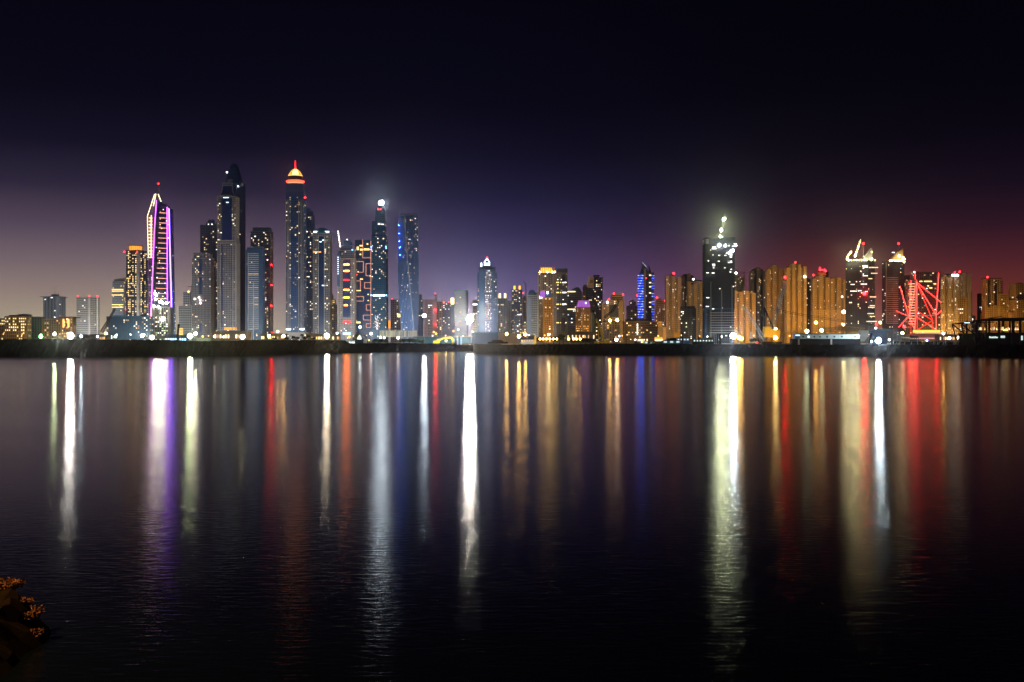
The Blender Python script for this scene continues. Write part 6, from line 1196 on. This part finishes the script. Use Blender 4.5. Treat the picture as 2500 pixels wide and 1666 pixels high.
for i, (px, h_, lab) in enumerate(((736, 3.0, "ragged windswept palm on the bank beneath the golden-domed tower"), (716, 2.0, "stubby palm on the bank beside the orange gap floodlight"), (752, 2.2, "stubby palm on the bank next to the taller ragged palm"), (1497 + 0, 4.0, "young palm beside the white bank floodlight"), (1600, 2.6, "small palm before the glowing stall"), (1611, 2.4, "second small palm before the glowing stall"))):
    tree(px, 833, 690 if px < 900 else 850, 2.6, h_, lab, True, ground=8.6 if px < 900 else GZ, seed=i + 3)
for i, (px, w_, h_, lab) in enumerate(((700, 3, 1.4, "low dark scrub on the bank crest nearest the orange floodlight"), (724, 3, 1.8, "low dark scrub between the stubby palm and the ragged palm"), (742, 3, 2.0, "low dark scrub tangled round the ragged palm's foot"), (765, 2.4, 1.2, "low dark scrub below the white-eaved tower"), (690 - 20, 2.6, 1.2, "low dark scrub before the gap between towers"), (1557, 4, 2.6, "dark scrub under the canopy tent"), (1586, 4, 2.4, "dark scrub before the pale green container"), (1720, 4, 2.4, "dark scrub before the lit openings shed"), (2064, 3, 2, "dark scrub at the foot of the long quay cabin"))):
    D = 672 if px < 900 else 800; t = thing('shrub', lab, 'shrub', (wx(px, D), D, 8.9 if px < 900 else GZ + .9)); b = MB(); crown_mesh(b, 160, w_ * .8, h_ * .9, 0, .3, i + 90); b.build('foliage', t); b = MB()
    for k in range(4): b.bar((0, 0, -.6), (math.cos(k * 1.7) * w_ * .4, math.sin(k * 1.7) * .6, h_ * .7), .07, 'trunk', .03)
    b.build('stem', t)
# ------------------------------------------------------------------ near shore in the corner, with bushes under a sodium lamp
b = MB()
def shore_z(x, y):
    s1 = (x + 18) * -.596 + (y - 34.5) * -.803; s2 = (x + 12.35) * -.99 + (y - 30) * -.08
    return max(-.6, min(1.12, min(s1, s2) * 1.3 - .25)) + .10 * math.sin(x * 2.3 + y) * math.cos(y * 1.9 - x * .7) + .05 * math.sin(x * 6.1 - y * 4.3)
q = random.Random(6); G = [[(x * .3 - 34 + q.uniform(-.08, .08), y * .3 + 16 + q.uniform(-.08, .08)) for x in range(82)] for y in range(68)]
for j in range(67):
    for i in range(81):
        pts = [G[j][i], G[j][i + 1], G[j + 1][i + 1], G[j + 1][i]]; z = [shore_z(*p) + .1 * math.sin(p[0] * 17 + p[1] * 29) * math.sin(p[0] * 7 - p[1] * 11) for p in pts]
        if max(z) > -.5: b.face([(*p, zz) for p, zz in zip(pts, z)], 'soil')
struct('near_shore', b)
SL = ("low leafy bush farthest out along the dark near shore", "larger orange-lit bush second along the near shore", "ragged orange-lit bush third along the near shore", "small bush close to the water's edge, after the ragged one", "rounded orange-lit bush alone in the middle of the near shore", "small bush just past the rounded one", "bush on the near shore where it leaves the photograph", "dim bush low on the near shore slope", "dim bush at the near shore's bottom corner")
for i, (x, y, w_, h_) in enumerate(((-14.5, 30.2, .42, .34), (-14.05, 30.05, .4, .36), (-13.6, 29.9, .3, .24), (-13.15, 29.75, .24, .2), (-12.85, 29.4, .32, .34), (-12.6, 29.1, .2, .2))):
    z = shore_z(x, y); t = thing('shrub', SL[i], 'shrub', (x, y, z)); b = MB(); b.mi('leafshore'); q = random.Random(i)
    lob = [(q.uniform(-.5, .5) * w_, q.uniform(-.4, .4) * w_, q.uniform(.3, .9) * h_) for _ in range(9)]
    for k in range(900):
        c = q.choice(lob); p = Vector((c[0] + q.gauss(0, .16) * w_, c[1] + q.gauss(0, .16) * w_, max(.02, c[2] + q.gauss(0, .14) * h_))); a = Vector((q.gauss(0, 1), q.gauss(0, 1), q.gauss(.4, 1))).normalized(); c2 = a.orthogonal().normalized() * .02; a = a * .042
        b.face([tuple(p - a), tuple(p + c2), tuple(p + a), tuple(p - c2)], 'leafshore')
    b.build('foliage', t); b = MB()
    for k in range(7): b.bar((0, 0, -.1), (*lob[k][:2], lob[k][2]), .018, 'trunk', .008)
    b.build('stem', t)
lamp(-560, 640, 27, 'orange', 1100, .18, "orange sodium street lamp standing on the near shore", 'street_lamp', ground=1.3)
# ------------------------------------------------------------------ night haze over the water and the city
b = MB(); b.box(-2500, 2500, -80, 3350, -1.5, 440, 'haze'); o = b.build('haze'); tag(o, None, None, kind='stuff')
